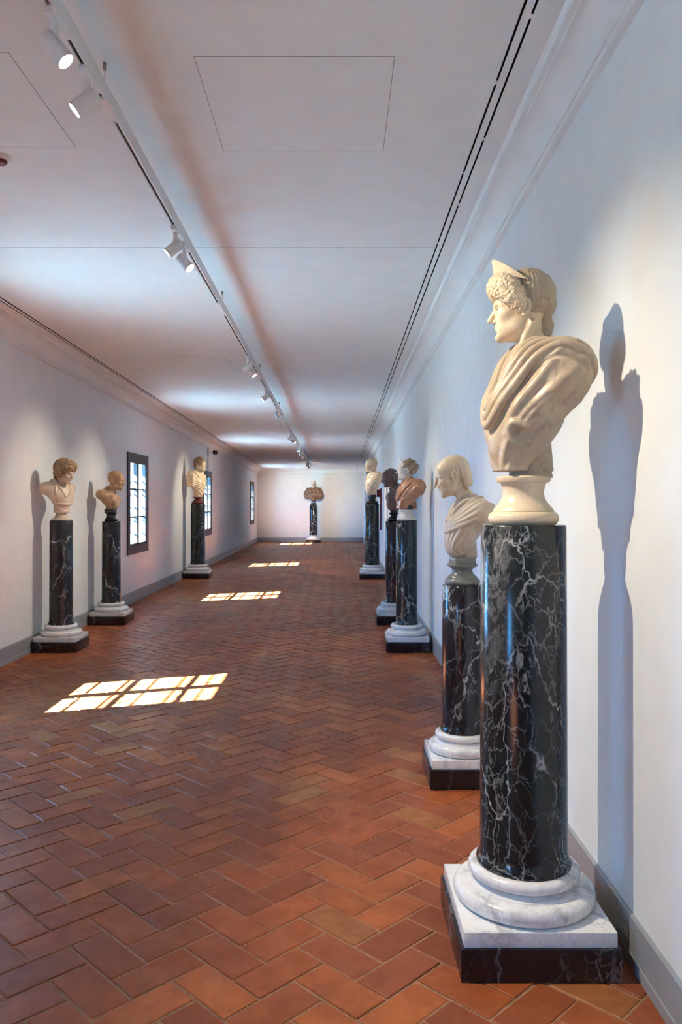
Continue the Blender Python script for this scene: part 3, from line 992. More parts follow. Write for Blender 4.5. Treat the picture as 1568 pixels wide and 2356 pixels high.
def curls(f, C, n, r, keep, drill=0.0, k=0.003, lift=0.3, seed=1):
    g = np.random.default_rng(seed)
    pts = []
    for i in range(n):
        z = 1 - 2 * (i + 0.5) / n
        a = i * 2.399963 + g.uniform(-0.12, 0.12)
        az, el = math.degrees(a) % 360 - 180, math.degrees(math.asin(max(-1, min(1, z + g.uniform(-0.02, 0.02)))))
        p = f.sph(C, az, el)
        if keep(p): pts.append((p, g.uniform(0.8, 1.2)))
    for p, s in pts:
        d = (p - np.array(C)); d /= np.linalg.norm(d)
        rr = r * s
        f.ell(p + d * rr * (lift - 0.5), (rr, rr, rr), k)
    if drill:
        for p, s in pts:
            d = (p - np.array(C)); d /= np.linalg.norm(d)
            f.ell(p + d * r * (lift + 0.35) * s, (drill, drill, drill), 0.001, True)
            e = np.cross(d, g.normal(size=3)); e /= np.linalg.norm(e)
            f.ell(p + d * r * 0.25 + e * r * 1.05, (drill * 0.8,) * 3, 0.001, True)

def head_fields(h, style):
    """face and neck; chin at z = 0, crown near 0.235, looking along -y.  Returns [(name, V, Q)]"""
    st = dict(neck=0.054, jaw=1.0, nose=0.0, hair=None, beard=False, old=False, neck_len=0.13, neck_back=0.035)
    st.update(style)
    f = Field((-0.125, -0.165, -st['neck_len'] - 0.02), (0.125, 0.155, 0.275), h)
    f.ell((0, 0.016, 0.148), (0.077, 0.097, 0.087), 0.0)
    f.ell((0, -0.036, 0.092), (0.060, 0.060, 0.088), 0.02)
    f.ell((0, -0.052, 0.152), (0.056, 0.040, 0.048), 0.03)
    f.ell((0, -0.046, 0.040), (0.044 * st['jaw'], 0.047, 0.036), 0.025)
    f.ell2((0.046 * st['jaw'], -0.008, 0.048), (0.018, 0.030, 0.026), 0.03)
    f.ell((0, -0.083, 0.016), (0.020, 0.017, 0.016), 0.018)
    f.ell2((0.043, -0.062, 0.092), (0.018, 0.020, 0.016), 0.025)
    f.path(smooth_path([(-0.045, -0.072, 0.126), (-0.022, -0.089, 0.131), (0, -0.090, 0.128), (0.022, -0.089, 0.131), (0.045, -0.072, 0.126)], 12), 0.0095, 0.016)
    f.ell2((0.033, -0.100, 0.113), (0.020, 0.021, 0.0135), 0.010, True)
    f.ell2((0.0305, -0.0730, 0.1110), (0.0145, 0.0135, 0.0120), 0.002)
    for sx in (-1, 1):
        f.path(smooth_path([(sx * 0.0155, -0.084, 0.110), (sx * 0.024, -0.0905, 0.1185), (sx * 0.034, -0.0895, 0.1190), (sx * 0.046, -0.079, 0.111)], 8), 0.0026, 0.002)
        f.path(smooth_path([(sx * 0.0165, -0.084, 0.1085), (sx * 0.026, -0.0895, 0.1035), (sx * 0.036, -0.0875, 0.1035), (sx * 0.046, -0.079, 0.109)], 8), 0.0022, 0.003)
    nb = st['nose']
    f.path([(0, -0.087, 0.126), (0, -0.1005 - nb, 0.106), (0, -0.1155 - nb * 0.5, 0.081)], [0.0072, 0.0085, 0.0105], 0.010)
    f.ell2((0.0125, -0.0955, 0.0745), (0.0085, 0.011, 0.0085), 0.006)
    f.ell2((0.0068, -0.1035, 0.0665), (0.0035, 0.006, 0.004), 0.002, True)
    f.path(smooth_path([(-0.022, -0.083, 0.0525), (-0.010, -0.0945, 0.0575), (0, -0.0965, 0.0560), (0.010, -0.0945, 0.0575), (0.022, -0.083, 0.0525)], 10), 0.0052, 0.005)
    f.path(smooth_path([(-0.019, -0.083, 0.0475), (0, -0.0945, 0.0440), (0.019, -0.083, 0.0475)], 10), 0.0064, 0.005)
    f.path(smooth_path([(-0.022, -0.089, 0.0515), (-0.010, -0.0995, 0.0515), (0, -0.1015, 0.0500), (0.010, -0.0995, 0.0515), (0.022, -0.089, 0.0515)], 10), 0.0019, 0.002, True)
    f.ell((0, -0.102, 0.033), (0.018, 0.010, 0.006), 0.010, True)
    f.ell2((0.079, 0.012, 0.106), (0.0095, 0.019, 0.031), 0.006, rot=(-8, 0, 0))
    f.ell2((0.087, 0.008, 0.108), (0.006, 0.010, 0.018), 0.004, True)
    f.ell2((0.079, 0.004, 0.078), (0.008, 0.009, 0.010), 0.005)
    if st['old']:
        for sx in (-1, 1):
            f.path(smooth_path([(sx * 0.017, -0.094, 0.076), (sx * 0.029, -0.086, 0.060), (sx * 0.030, -0.079, 0.044)], 6), 0.0028, 0.006, True)
            f.path(smooth_path([(sx * 0.018, -0.088, 0.098), (sx * 0.032, -0.085, 0.093), (sx * 0.044, -0.074, 0.097)], 6), 0.0022, 0.004, True)
        for zz in (0.150, 0.163, 0.176):
            f.path(smooth_path([(-0.034, -0.080, zz), (0, -0.0925 + (zz - 0.15) * 0.25, zz + 0.003), (0.034, -0.080, zz)], 8), 0.0016, 0.004, True)
        f.ell2((0.056, -0.068, 0.064), (0.010, 0.012, 0.018), 0.012, True)
    nl = st['neck_len']
    f.path([(0, 0.022, 0.075), (0, 0.024, 0.02), (0, st['neck_back'], -nl)], [st['neck'] * 0.98, st['neck'] * 0.97, st['neck'] * 1.18], 0.018)
    for sx in (-1, 1):
        f.path(smooth_path([(sx * 0.060, 0.035, 0.055), (sx * 0.042, -0.005, -0.02), (sx * 0.014, st['neck_back'] - st['neck'] * 1.05, -nl + 0.02)], 8), 0.011, 0.014)
    out = []
    hair = st['hair']
    HC = (0, 0.012, 0.145)
    if st['beard']:
        g = Field(f.lo, f.lo + f.h * (f.n - 1), h)
        g.ell((0, -0.062, 0.026), (0.050, 0.042, 0.040), 0.0)
        g.ell2((0.052, -0.020, 0.058), (0.019, 0.034, 0.040), 0.012)
        g.path(smooth_path([(-0.030, -0.082, 0.050), (-0.012, -0.1005, 0.0645), (0.012, -0.1005, 0.0645), (0.030, -0.082, 0.050)], 8), 0.0062, 0.004)
        g.ell((0, -0.104, 0.050), (0.020, 0.016, 0.006), 0.004, True)
        curls(g, (0, -0.035, 0.05), 130, 0.0095, lambda p: p[2] < 0.088 and not (abs(p[0]) < 0.022 and 0.043 < p[2] < 0.058), 0, 0.003, 0.3, 5)
        out.append(('beard', g))
    if hair == 'bald':
        ripple(f, HC, 0.0006, 44, (-0.12, 0.0, 0.09), (0.12, 0.14, 0.20))
    elif hair is not None:
        g = Field(f.lo, f.lo + f.h * (f.n - 1), h)
        if hair == 'mop':         # thick loose curls
            g.ell((0, 0.014, 0.158), (0.098, 0.112, 0.096), 0.0)
            g.ell((0, -0.052, 0.196), (0.078, 0.056, 0.042), 0.02)
            g.ell2((0.075, 0.010, 0.118), (0.030, 0.045, 0.050), 0.02)
            g.ell((0, 0.075, 0.075), (0.060, 0.040, 0.060), 0.03)
            g.ell((0, -0.105, 0.078), (0.066, 0.080, 0.086), 0.008, True)
            curls(g, HC, 330, 0.0165, lambda p: not (p[1] < -0.03 and p[2] < 0.135 and abs(p[0]) < 0.07), 0.0065, 0.0015, 0.75, 3)
        elif hair == 'short_curls':
            g.ell((0, 0.017, 0.150), (0.087, 0.106, 0.094), 0.0)
            g.ell((0, 0.070, 0.075), (0.058, 0.036, 0.050), 0.03)
            g.ell((0, -0.100, 0.085), (0.070, 0.076, 0.080), 0.008, True)
            curls(g, HC, 420, 0.0115, lambda p: not (p[1] < -0.02 and p[2] < 0.135), 0.004, 0.002, 0.55, 4)
        elif hair == 'combed':    # short straight locks brought forward
            g.ell((0, 0.017, 0.148), (0.0825, 0.102, 0.092), 0.0)
            g.ell((0, 0.066, 0.075), (0.056, 0.034, 0.050), 0.03)
            g.ell((0, -0.100, 0.080), (0.068, 0.070, 0.078), 0.006, True)
            ripple(g, HC, 0.0017, 30, g.lo, g.lo + g.h * g.n, 0, 1.4)
        elif hair == 'cap':       # smooth long hair over the nape, receding at the brow
            g.ell((0, 0.026, 0.146), (0.0785, 0.091, 0.086), 0.0)
            g.path2(smooth_path([(0.050, 0.072, 0.135), (0.054, 0.074, 0.090), (0.050, 0.066, 0.045), (0.044, 0.060, 0.018)], 10), [0.027, 0.024, 0.020, 0.010], 0.02)
            g.ell((0, 0.088, 0.070), (0.048, 0.022, 0.050), 0.03)
            g.cut((0, -1, 0.55), 0.075, 0.006)
            g.ell((0, -0.105, 0.10), (0.09, 0.105, 0.12), 0.01, True)
            ripple(g, HC, 0.0013, 26, g.lo, g.lo + g.h * g.n, 0, 1.0)
        elif hair == 'plaits':    # parted hair behind a plain diadem, plaits wound over the crown
            b = Field(f.lo, f.lo + f.h * (f.n - 1), h)
            b.ell((0, 0.024, 0.150), (0.083, 0.100, 0.092), 0.0)
            b.ell((0, -0.105, 0.085), (0.075, 0.075, 0.080), 0.008, True)
            ripple(b, (0, 0.0, 0.15), 0.0016, 26, b.lo, b.lo + b.h * b.n, 0, 1.2)
            for zz, yy, rr in ((0.222, 0.020, 0.022), (0.200, 0.075, 0.024), (0.155, 0.115, 0.022)):
                b.path(smooth_path([(-0.075, yy - 0.05, zz - 0.07), (-0.045, yy, zz), (0.045, yy, zz), (0.075, yy - 0.05, zz - 0.07)], 16), rr, 0.004)
            out.append(('back_hair', b))
            g.path(smooth_path([(-0.080, 0.0, 0.115), (-0.068, -0.045, 0.160), (0, -0.082, 0.182), (0.068, -0.045, 0.160), (0.080, 0.0, 0.115)], 20), 0.016, 0.0)
        elif hair == 'diadem':    # high front of drilled curls, braided coil at the back
            b = Field(f.lo, f.lo + f.h * (f.n - 1), h)
            b.ell((0, 0.022, 0.160), (0.083, 0.093, 0.099), 0.0)
            b.ell((0, 0.086, 0.150), (0.058, 0.034, 0.080), 0.006)
            b.ell((0, 0.080, 0.045), (0.030, 0.026, 0.045), 0.012)
            b.ell((0, -0.100, 0.085), (0.080, 0.085, 0.100), 0.008, True)
            ripple(b, (0, 0.02, 0.16), 0.0011, 34, b.lo, b.lo + b.h * b.n, 0, 1.2)
            s = b.region((-0.1, 0.098, 0.03), (0.1, 0.16, 0.27)); X, Y, Z = b.grid(s)
            b.D[s] += (0.0022 * np.sin(95 * Z + 18 * np.abs(X))).astype(np.float32)
            out.append(('back_hair', b))
            arch = smooth_path([(-0.074, -0.006, 0.108), (-0.074, -0.030, 0.150), (-0.050, -0.058, 0.188), (0, -0.072, 0.196), (0.050, -0.058, 0.188), (0.074, -0.030, 0.150), (0.074, -0.006, 0.108)], 30)
            rads = np.interp(np.linspace(-1, 1, 31), [-1, -0.7, -0.3, 0, 0.3, 0.7, 1], [0.022, 0.038, 0.050, 0.051, 0.050, 0.038, 0.022])
            g.path(arch, rads, 0.0)
            curls(g, (0, -0.020, 0.165), 950, 0.0068, lambda p: p[1] < 0.02, 0.0030, 0.0015, 0.35, 8)
        out.insert(0, ('hair', g))
    return [('head', f)] + out

def diadem_geo(z0=0.236, ry=0.100, yo=0.008, top=0.062, rx=0.086, drop=0.040, lean=0.10):
    """crescent tiara standing on the front hair"""
    nu, rows = 48, []
    for i in range(nu + 1):
        t = -1 + 2 * i / nu
        a = t * R(98)
        x, y = rx * math.sin(a), -ry * math.cos(a) + yo
        zb = z0 - drop * abs(t) ** 1.6
        hgt = top * max(0.03, math.cos(t * math.pi / 2)) ** 1.1
        nx, ny = math.sin(a), -math.cos(a)
        row = []
        for (dr, dz) in ((0.004, 0), (0.0045 + lean * hgt, hgt), (-0.001 + lean * hgt, hgt + 0.002), (-0.006, 0)):
            row.append((x + nx * dr, y + ny * dr, zb + dz))
        rows.append(row)
    v = [p for r in rows for p in r]
    q = []
    for i in range(nu):
        for j in range(4):
            q.append((i * 4 + j, i * 4 + (j + 1) % 4, (i + 1) * 4 + (j + 1) % 4, (i + 1) * 4 + j))
    q.append((0, 3, 2, 1)); e = nu * 4; q.append((e, e + 1, e + 2, e + 3))
    return np.array(v), np.array(q)

# ---- torsos: z = 0 at the top of the pedestal column
def torso_base(f, w, top, bot, depth, lean=0.0, arm_r=0.075, neck_y=0.03):
    """chest that narrows to its foot; w = half shoulder width"""
    H = top - bot
    f.ell((0, 0.015 + lean, top - 0.13 * H - 0.02), (w * 0.95, depth * 0.95, 0.30 * H), 0.0)
    f.ell2((w * 0.76, 0.045 + lean, top - 0.20 * H), (w * 0.36, depth * 0.66, 0.26 * H), 0.04)
    f.ell((0, -0.015 + lean * 0.5, bot + 0.52 * H), (w * 0.80, depth * 0.98, 0.34 * H), 0.05)
    f.ell((0, -0.030, bot + 0.26 * H), (w * 0.50, depth * 0.72, 0.27 * H), 0.05)
    f.path([(0, neck_y, top + 0.01), (0, neck_y + 0.01, top - 0.09)], [0.062, 0.11], 0.05)

def torso_draped(h, w=0.262, top=0.635, bot=0.195, depth=0.145):
    """mantle with a heavy rolled edge hanging in a deep curve from shoulder to shoulder"""
    f = Field((-w - 0.08, -0.25, bot - 0.03), (w + 0.08, 0.27, top + 0.11), h)
    torso_base(f, w, top, bot, depth, 0.045)
    f.ell2((w * 0.50, 0.085, top - 0.055), (0.10, 0.07, 0.05), 0.04, rot=(0, 26, 0))
    f.ell((0, 0.26, bot + 0.12), (w * 0.72, 0.17, 0.25), 0.02, True)       # hollow back
    f.path([(0, 0.055, bot - 0.02), (0, 0.050, bot + 0.20)], [0.060, 0.045], 0.01)
    f.bx((0, -0.052, bot + 0.055), (0.075, 0.042, 0.065), 0.012, 0.02)
    C = (0, 0.03, bot + 0.60 * (top - bot))
    # folds of the cloth over the arms and flank
    for s in (1, -1):
        f.fold(C, [(s * 118, 30), (s * 92, 10), (s * 62, -22), (s * 30, -52), (s * 12, -66)], [0.020, 0.024, 0.020, 0.016, 0.010], -0.008, 0.018)
        f.fold(C, [(s * 100, 42), (s * 70, 14), (s * 48, -12), (s * 33, -38)], [0.010, 0.018, 0.016, 0.008], -0.004, 0.014)
        f.fold(C, [(s * 136, 10), (s * 116, -14), (s * 84, -42), (s * 48, -64)], [0.016, 0.022, 0.018, 0.010], -0.008, 0.016)
        f.fold(C, [(s * 84, 2), (s * 64, -16), (s * 44, -40), (s * 30, -58)], [0.006, 0.010, 0.012, 0.006], 0.006, 0.008, True)
        f.fold(C, [(s * 112, 16), (s * 96, -10), (s * 66, -44)], [0.005, 0.010, 0.006], 0.005, 0.010, True)
        f.fold(C, [(s * 60, -30), (s * 47, -26), (s * 39, -33), (s * 46, -46), (s * 60, -48)], [0.012, 0.015, 0.014, 0.013, 0.008], 0.002, 0.010)
        f.fold(C, [(s * 56, -38), (s * 47, -36), (s * 50, -42)], [0.006, 0.010, 0.006], 0.010, 0.006, True)
    # the rolled edge: parallel ropes of cloth hanging from shoulder to shoulder
    def ring(half, rise=0.0):
        return [(a, e) for a, e in half] + [(0, half[-1][1] - rise)] + [(-a, e) for a, e in half[::-1]]
    k = w / 0.262
    ropes = [(ring([(142, 14), (120, 27), (98, 43), (68, 39), (42, 14), (20, -15)], 12), 0.021 * k, 0.010 * k),
             (ring([(143, 22), (122, 35), (98, 53), (64, 50), (36, 25), (16, -5)], 12), 0.020 * k, 0.014 * k),
             (ring([(144, 30), (124, 43), (98, 62), (58, 61), (30, 36), (13, 5)], 12), 0.019 * k, 0.014 * k),
             (ring([(146, 38), (126, 51), (98, 71), (52, 70), (24, 47), (10, 15)], 12), 0.017 * k, 0.008 * k)]
    paths = [f.fold_pts(C, r, off, 70) for r, _, off in ropes]
    f.fold(C, ring([(116, 18), (94, 33), (62, 28), (44, 4), (24, -24)], 12), 0.013 * k, 0.004, 0.008, True, 60)
    for (r, rad, off), p in zip(ropes, paths):
        f.path(p, rad, 0.003)
    f.cut((0, 0, -1), -bot, 0.004)
    return f

def torso_toga(h, w=0.20, top=0.46, bot=0.155, depth=0.105, vertical=True, seed=2):
    f = Field((-w - 0.08, -0.22, bot - 0.03), (w + 0.08, 0.24, top + 0.11), h)
    torso_base(f, w, top, bot, depth, 0.03)
    f.ell((0, 0.215, bot + 0.08), (w * 0.72, 0.14, 0.19), 0.02, True)
    f.path([(0, 0.03, bot - 0.02), (0, 0.035, bot + 0.14)], [0.058, 0.045], 0.01)
    H = top - bot
    C = (0, 0.02, bot + 0.62 * H)
    for i, (a0, a1) in enumerate(((-8, -6), (8, 3), (24, 9), (40, 16), (56, 24), (72, 34), (-22, -12), (-38, -18), (-55, -26), (-72, -36), (90, 48), (-90, -48))):
        r = 0.0105 if i % 2 else 0.013
        f.fold(C, [(a0 * 1.25, 8), (a0, -24), (a1 * 1.4, -52), (a1 * 2.0, -70)], [r * 0.8, r, r, r * 0.6], -0.003, 0.006)
    for i in range(5):       # folds swept across from the left shoulder
        o = i * 9
        f.fold(C, [(140, 44 - o * 0.3), (98, 48 - o), (58, 34 - o * 1.1), (20, 14 - o * 0.9), (-16, 4 - o * 0.7), (-52, 8 - o * 0.4), (-90, 26 - o * 0.3)],
               [0.014, 0.017, 0.015, 0.013, 0.012, 0.010], -0.002, 0.005)
    f.fold(C, [(-120, 36), (-80, 52), (-40, 44), (-14, 24), (4, 10)], [0.014, 0.016, 0.014, 0.012], 0.0, 0.006)
    f.fold(C, [(118, 50), (70, 58), (34, 46), (8, 22)], [0.015, 0.016, 0.013, 0.010], 0.002, 0.006)
    f.cut((0, 0, -1), -bot, 0.004)
    return f

def torso_nude(h, w=0.19, top=0.43, bot=0.145, depth=0.095):
    f = Field((-w - 0.08, -0.20, bot - 0.03), (w + 0.08, 0.22, top + 0.11), h)
    torso_base(f, w, top, bot, depth, 0.045)
    f.ell2((0.075, -0.060, top - 0.125), (0.070, 0.042, 0.055), 0.03)
    f.path([(0, -0.10, top - 0.04), (0, -0.125, top - 0.20)], 0.008, 0.016, True)
    f.path2(smooth_path([(0.012, -0.055, top - 0.025), (0.07, -0.045, top - 0.010), (0.14, 0.02, top - 0.020)], 8), 0.009, 0.014)
    f.ell((0, 0.205, bot + 0.06), (w * 0.78, 0.15, 0.20), 0.02, True)
    f.path([(0, 0.02, bot - 0.02), (0, 0.03, bot + 0.14)], [0.05, 0.045], 0.012)
    f.cut((0, 0, -1), -bot, 0.004)
    return f

def torso_tunic(h, w=0.185, top=0.405, bot=0.10, depth=0.098):
    """tunic with neckline cords, rounded hem over a narrower foot"""
    f = Field((-w - 0.08, -0.20, bot - 0.03), (w + 0.08, 0.22, top + 0.13), h)
    H = top - bot
    torso_base(f, w, top, bot + 0.05, depth, 0.02)
    f.path([(0, -0.01, bot - 0.02), (0, 0.0, bot + 0.10)], [0.088, 0.082], 0.012)
    C = (0, 0.01, bot + 0.62 * H)
    f.fold(C, [(-100, 62), (-60, 50), (-30, 20), (-14, -10)], [0.016, 0.013, 0.010, 0.007], 0.002, 0.005)
    f.fold(C, [(100, 62), (55, 50), (28, 20), (-12, -10)], [0.016, 0.013, 0.010, 0.007], 0.002, 0.005)
    f.fold(C, [(-150, 40), (-110, 58), (-75, 56), (-62, 20), (-58, -20)], [0.022, 0.024, 0.018, 0.010, 0.006], 0.0, 0.008)
    f.fold(C, [(150, 40), (110, 58), (75, 56), (62, 20), (58, -20)], [0.022, 0.024, 0.018, 0.010, 0.006], 0.0, 0.008)
    for s in (1, -1):
        f.fold(C, [(s * 70, 30), (s * 62, 0), (s * 55, -30)], [0.008, 0.010, 0.008], 0.004, 0.006, True)
    f.fold(C, [(-88, -38), (-50, -42), (0, -46), (50, -42), (88, -38)], 0.014, 0.0, 0.006)
    f.fold(C, [(-88, -50), (-50, -55), (0, -58), (50, -55), (88, -50)], 0.008, 0.004, 0.004, True)
    f.ell((0, 0.19, bot + 0.08), (w * 0.70, 0.12, 0.18), 0.02, True)
    f.cut((0, 0, -1), -bot, 0.004)
    return f

def torso_block(h, w=0.24, top=0.66, bot=0.14, depth=0.13):
    """short squared arms, cloak crossing the chest"""
    f = Field((-w - 0.08, -0.24, bot - 0.03), (w + 0.08, 0.24, top + 0.12), h)
    torso_base(f, w, top, bot, depth, 0.02)
    f.bx((w * 0.80, 0.035, top - 0.17), (0.060, 0.085, 0.13), 0.03, 0.03)
    f.bx((-w * 0.80, 0.035, top - 0.17), (0.060, 0.085, 0.13), 0.03, 0.03)
    f.path([(0, -0.01, bot - 0.02), (0, 0.0, bot + 0.22)], [0.085, 0.11], 0.03)
    C = (0, 0.01, bot + 0.62 * (top - bot))
    for i in range(5):
        o = i * 13
        f.fold(C, [(-110, 20 - o), (-60, 6 - o), (-10, -14 - o), (40, -20 - o), (90, -10 - o)], [0.010, 0.014, 0.015, 0.014, 0.010], -0.002, 0.008)
    for s in (1, -1):
        f.fold(C, [(s * 140, 38), (s * 90, 56), (s * 40, 44), (s * 8, 12)], [0.02, 0.022, 0.016, 0.010], 0.0, 0.008)
    f.cut((0, 0, -1), -bot, 0.004)
    return f

def torso_wide(h, w=0.40, top=0.66, bot=0.16, depth=0.18):
    f = Field((-w - 0.08, -0.28, bot - 0.03), (w + 0.08, 0.26, top + 0.12), h)
    torso_base(f, w * 0.74, top, bot, depth, 0.03)
    f.ell2((w * 0.54, 0.02, bot + 0.27), (w * 0.46, 0.13, 0.20), 0.06)
    f.ell((0, 0.27, bot + 0.15), (w * 0.7, 0.16, 0.28), 0.02, True)
    f.path([(0, 0.03, bot - 0.02), (0, 0.035, bot + 0.14)], [0.07, 0.06], 0.01)
    C = (0, 0.02, bot + 0.55 * (top - bot))
    for a in range(-80, 81, 13):
        f.fold(C, [(a, 34), (a * 1.05, 2), (a * 0.8, -34), (a * 0.5, -60)], [0.012, 0.018, 0.016, 0.010], -0.003, 0.010)
    for s in (1, -1):
        f.fold(C, [(s * 120, 30), (s * 80, 46), (s * 40, 50), (s * 10, 28)], [0.026, 0.028, 0.022, 0.014], 0.0, 0.010)
    f.cut((0, 0, -1), -bot, 0.004)
    return f

def place_head(V, pos, yaw=0, pitch=0, roll=0, s=1.0, pivot=(0, 0.03, -0.02)):
    Mx = np.array((Euler((R(pitch), R(roll), R(yaw)), 'XYZ')).to_matrix())
    p = np.array(pivot)
    return ((V - p) * s) @ Mx.T + p * s + np.array(pos)

def socle_profile(r0, z1, r1, rn, h0=None):
    """base moulding r0, waist rn, upper plate r1 at height z1"""
    h0 = h0 or z1 * 0.34
    p = [(r0 * 0.90, 0.0)] + arc_pts(r0 - h0 * 0.42, h0 * 0.45, h0 * 0.42, h0 * 0.45, -80, 80, 8)
    p += [(r0 * 0.86, h0 * 0.95), (r0 * 0.84, h0 * 1.05)]
    za, zb = h0 * 1.05, z1 - h0 * 0.42
    for i in range(1, 11):
        t = i / 10
        if t < 0.6:
            u = t / 0.6; r = r0 * 0.84 + (rn - r0 * 0.84) * math.sin(u * math.pi / 2)
        else:
            u = (t - 0.6) / 0.4; r = rn + (r1 * 0.86 - rn) * (u * u)
        p.append((r, za + (zb - za) * t))
    p += [(r1 * 0.95, zb), (r1, zb + h0 * 0.12), (r1, z1 - h0 * 0.10), (r1 * 0.94, z1)]
    return p

def bust(name, label, loc, facing, torso, head, mats, socle, head_pose, group='marble busts on columns', block=None, hh=0.0045):
    """facing: degrees, 0 = towards -y, 90 = towards +x, -90 = towards -x"""
    t = tag(empty(name, loc, R(facing)), label, 'bust', group)
    V, Q = torso.mesh()
    np_obj('torso', V, Q, mats['torso'], t)
    hd = None
    for nm, f in head_fields(hh, head):
        V, Q = f.mesh()
        V = place_head(V, **head_pose)
        key = nm if nm in mats else ('hair' if nm in ('back_hair', 'beard') else nm)
        o = np_obj(nm, V, Q, mats.get(key, mats['head']), t if hd is None else hd)
        if nm == 'head': hd = o
    if head.get('hair') in ('diadem', 'plaits'):
        V, Q = diadem_geo() if head['hair'] == 'diadem' else diadem_geo(0.176, 0.094, 0.004, 0.075, 0.084, 0.055, 0.02)
        V = place_head(V, **head_pose)
        d = np_obj('diadem', V, Q, mats.get('diadem', mats['head']), hd)
        d.data.set_sharp_from_angle(angle=R(40))
    lathe('socle', socle, mats['socle'], t, 56)
    if block and len(block) == 1:          # rough tapering support behind the chest
        lathe('support', [(0.082, 0.172), (0.076, 0.20), (0.060, 0.26), (0.050, 0.33)], mats['block'], t, 14, loc=(0, block[0], 0))
    elif block:
        x, y0, y1, z0, z1 = block[:5]
        box_obj('socle_block', (-x, x, y0, y1, z0, z1), mats['block'], t, bevel=0.006)
    return t

# ------------------------------------------------------------------ column pedestals
def pedestal(name, label, x, y, half, r, top, mats, seed, group='dark marble column pedestals', slab_h=0.05, blk_h=0.11, z_col=0.29):
    p = tag(empty(name, (x, y, 0)), label, 'pedestal', group)
    k = half / 0.2685
    box_obj('plinth_block', (-half, half, -half, half, 0.0, blk_h), mats['block'], p, bevel=0.003)
    s = half - 0.012
    z1 = blk_h + slab_h
    box_obj('plinth_slab', (-s, s, -s, s, blk_h, z1), mats['slab'], p, bevel=0.002)
    ro, ru = s * 0.99, 0.200 * k
    zt = z_col
    d = zt - z1
    pr = [(ro - d * 0.24, z1)] + arc_pts(ro - d * 0.24, z1 + d * 0.245, d * 0.24, d * 0.245, -80, 90, 12)
    pr += [(ru + 0.004, z1 + d * 0.50), (ru + 0.002, z1 + d * 0.53)]
    pr += [(ru - d * 0.10, z1 + d * 0.56), (ru - d * 0.16, z1 + d * 0.62), (ru - d * 0.10, z1 + d * 0.66)]
    pr += arc_pts(ru - d * 0.17, z1 + d * 0.83, d * 0.17, d * 0.17, -80, 90, 10)
    pr += [(r * 1.02, zt)]
    lathe('column_base', pr, mats['slab'], p, 72)
    rt = r * 0.985
    sh = [(r * 1.085, 0.0), (r * 1.10, 0.008), (r * 1.085, 0.018), (r * 1.03, 0.028), (r * 1.012, 0.05), (r * 1.008, 0.25), (r, 0.6), (rt, top - zt - 0.006), (rt - 0.004, top - zt), (rt * 0.5, top - zt)]
    lathe('column_shaft', sh, mats['shaft'], p, 72, loc=(0, 0, zt))
    return p

MB_ = {}
def shaft(i, **kw): return dark_marble('dark veined shaft %d' % i, (i * 3.7, i * 1.9, i * 0.83), **kw)
BLK, GRN, PUR = (0.010, 0.010, 0.012), (0.010, 0.018, 0.019), (0.026, 0.013, 0.016)
shaft_mats = {
    'R1': shaft(1, base_a=BLK, base_b=GRN, dens=0.80, bright=0.46, pale_patch=True, wk=0.72, v_mid=8.0, v_fine=18.0),
    'R2': shaft(2, base_a=BLK, base_b=(0.014, 0.012, 0.018), dens=0.55, bright=0.45),
    'R3': shaft(3, base_a=GRN, base_b=(0.010, 0.022, 0.026), dens=0.35, bright=0.40, v_big=2.2),
    'R4': shaft(4, base_a=BLK, base_b=PUR, dens=0.3, bright=0.32),
    'R5': shaft(5, base_a=GRN, base_b=(0.012, 0.020, 0.022), dens=0.4, bright=0.26),
    'L1': shaft(6, base_a=GRN, base_b=PUR, dens=0.30, bright=0.50, v_big=2.4),
    'L2': shaft(7, base_a=BLK, base_b=(0.012, 0.014, 0.018), dens=0.38, bright=0.48),
    'L3': shaft(8, base_a=BLK, base_b=GRN, dens=0.35, bright=0.35),
    'F': shaft(9, base_a=BLK, base_b=GRN, dens=0.5, bright=0.55),
}
block_black = dark_marble('black veined plinth', (5, 3, 2), (0.008, 0.008, 0.011), (0.014, 0.012, 0.018), dens=0.5, bright=0.30, v_mid=9)
block_plum = dark_marble('plum veined plinth', (9, 3, 2), (0.030, 0.016, 0.018), (0.020, 0.012, 0.014), dens=0.25, bright=0.28, stretch=1.5)
slab_w = white_marble('white veined base marble', (3, 1, 4))
slab_p = white_marble('pale base marble', (6, 1, 4), (0.86, 0.86, 0.85), 0.35)

PED = {   # x, y front edge of plinth, half width, shaft radius, top height
    'R1': (0.677, 2.662, 0.2685, 0.1555, 1.518),
    'R2': (0.722, 4.447, 0.212, 0.1165, 1.121),
    'R3': (0.745, 8.510, 0.236, 0.115, 1.402),
    'R4': (0.740, 10.44, 0.238, 0.112, 1.350),
    'R5': (0.712, 16.60, 0.272, 0.150, 1.575),
    'L1': (-3.025, 8.500, 0.236, 0.124, 1.402),
    'L2': (-3.025, 10.42, 0.240, 0.121, 1.350),
    'L3': (-2.985, 16.73, 0.275, 0.150, 1.578),
    'F': (-1.000, 31.80, 0.285, 0.160, 1.505),
}
PLAB = {
    'R1': 'tall black marble column dense with white veins, nearest the camera at right',
    'R2': 'shorter black veined column partly hidden behind the nearest column',
    'R3': 'dark green column with curling pale veins under the red draped bust',
    'R4': 'black column half hidden behind the green column on the right',
    'R5': 'farthest dark column along the right wall, under the cream draped bust',
    'L1': 'dark column with plum foot and angular white veins under the curly haired bust',
    'L2': 'black column with white veins between left window and curly haired bust',
    'L3': 'black column in front of the second window on the left wall',
    'F': 'blue black column with white base standing at the far end wall',
}
AX = {}
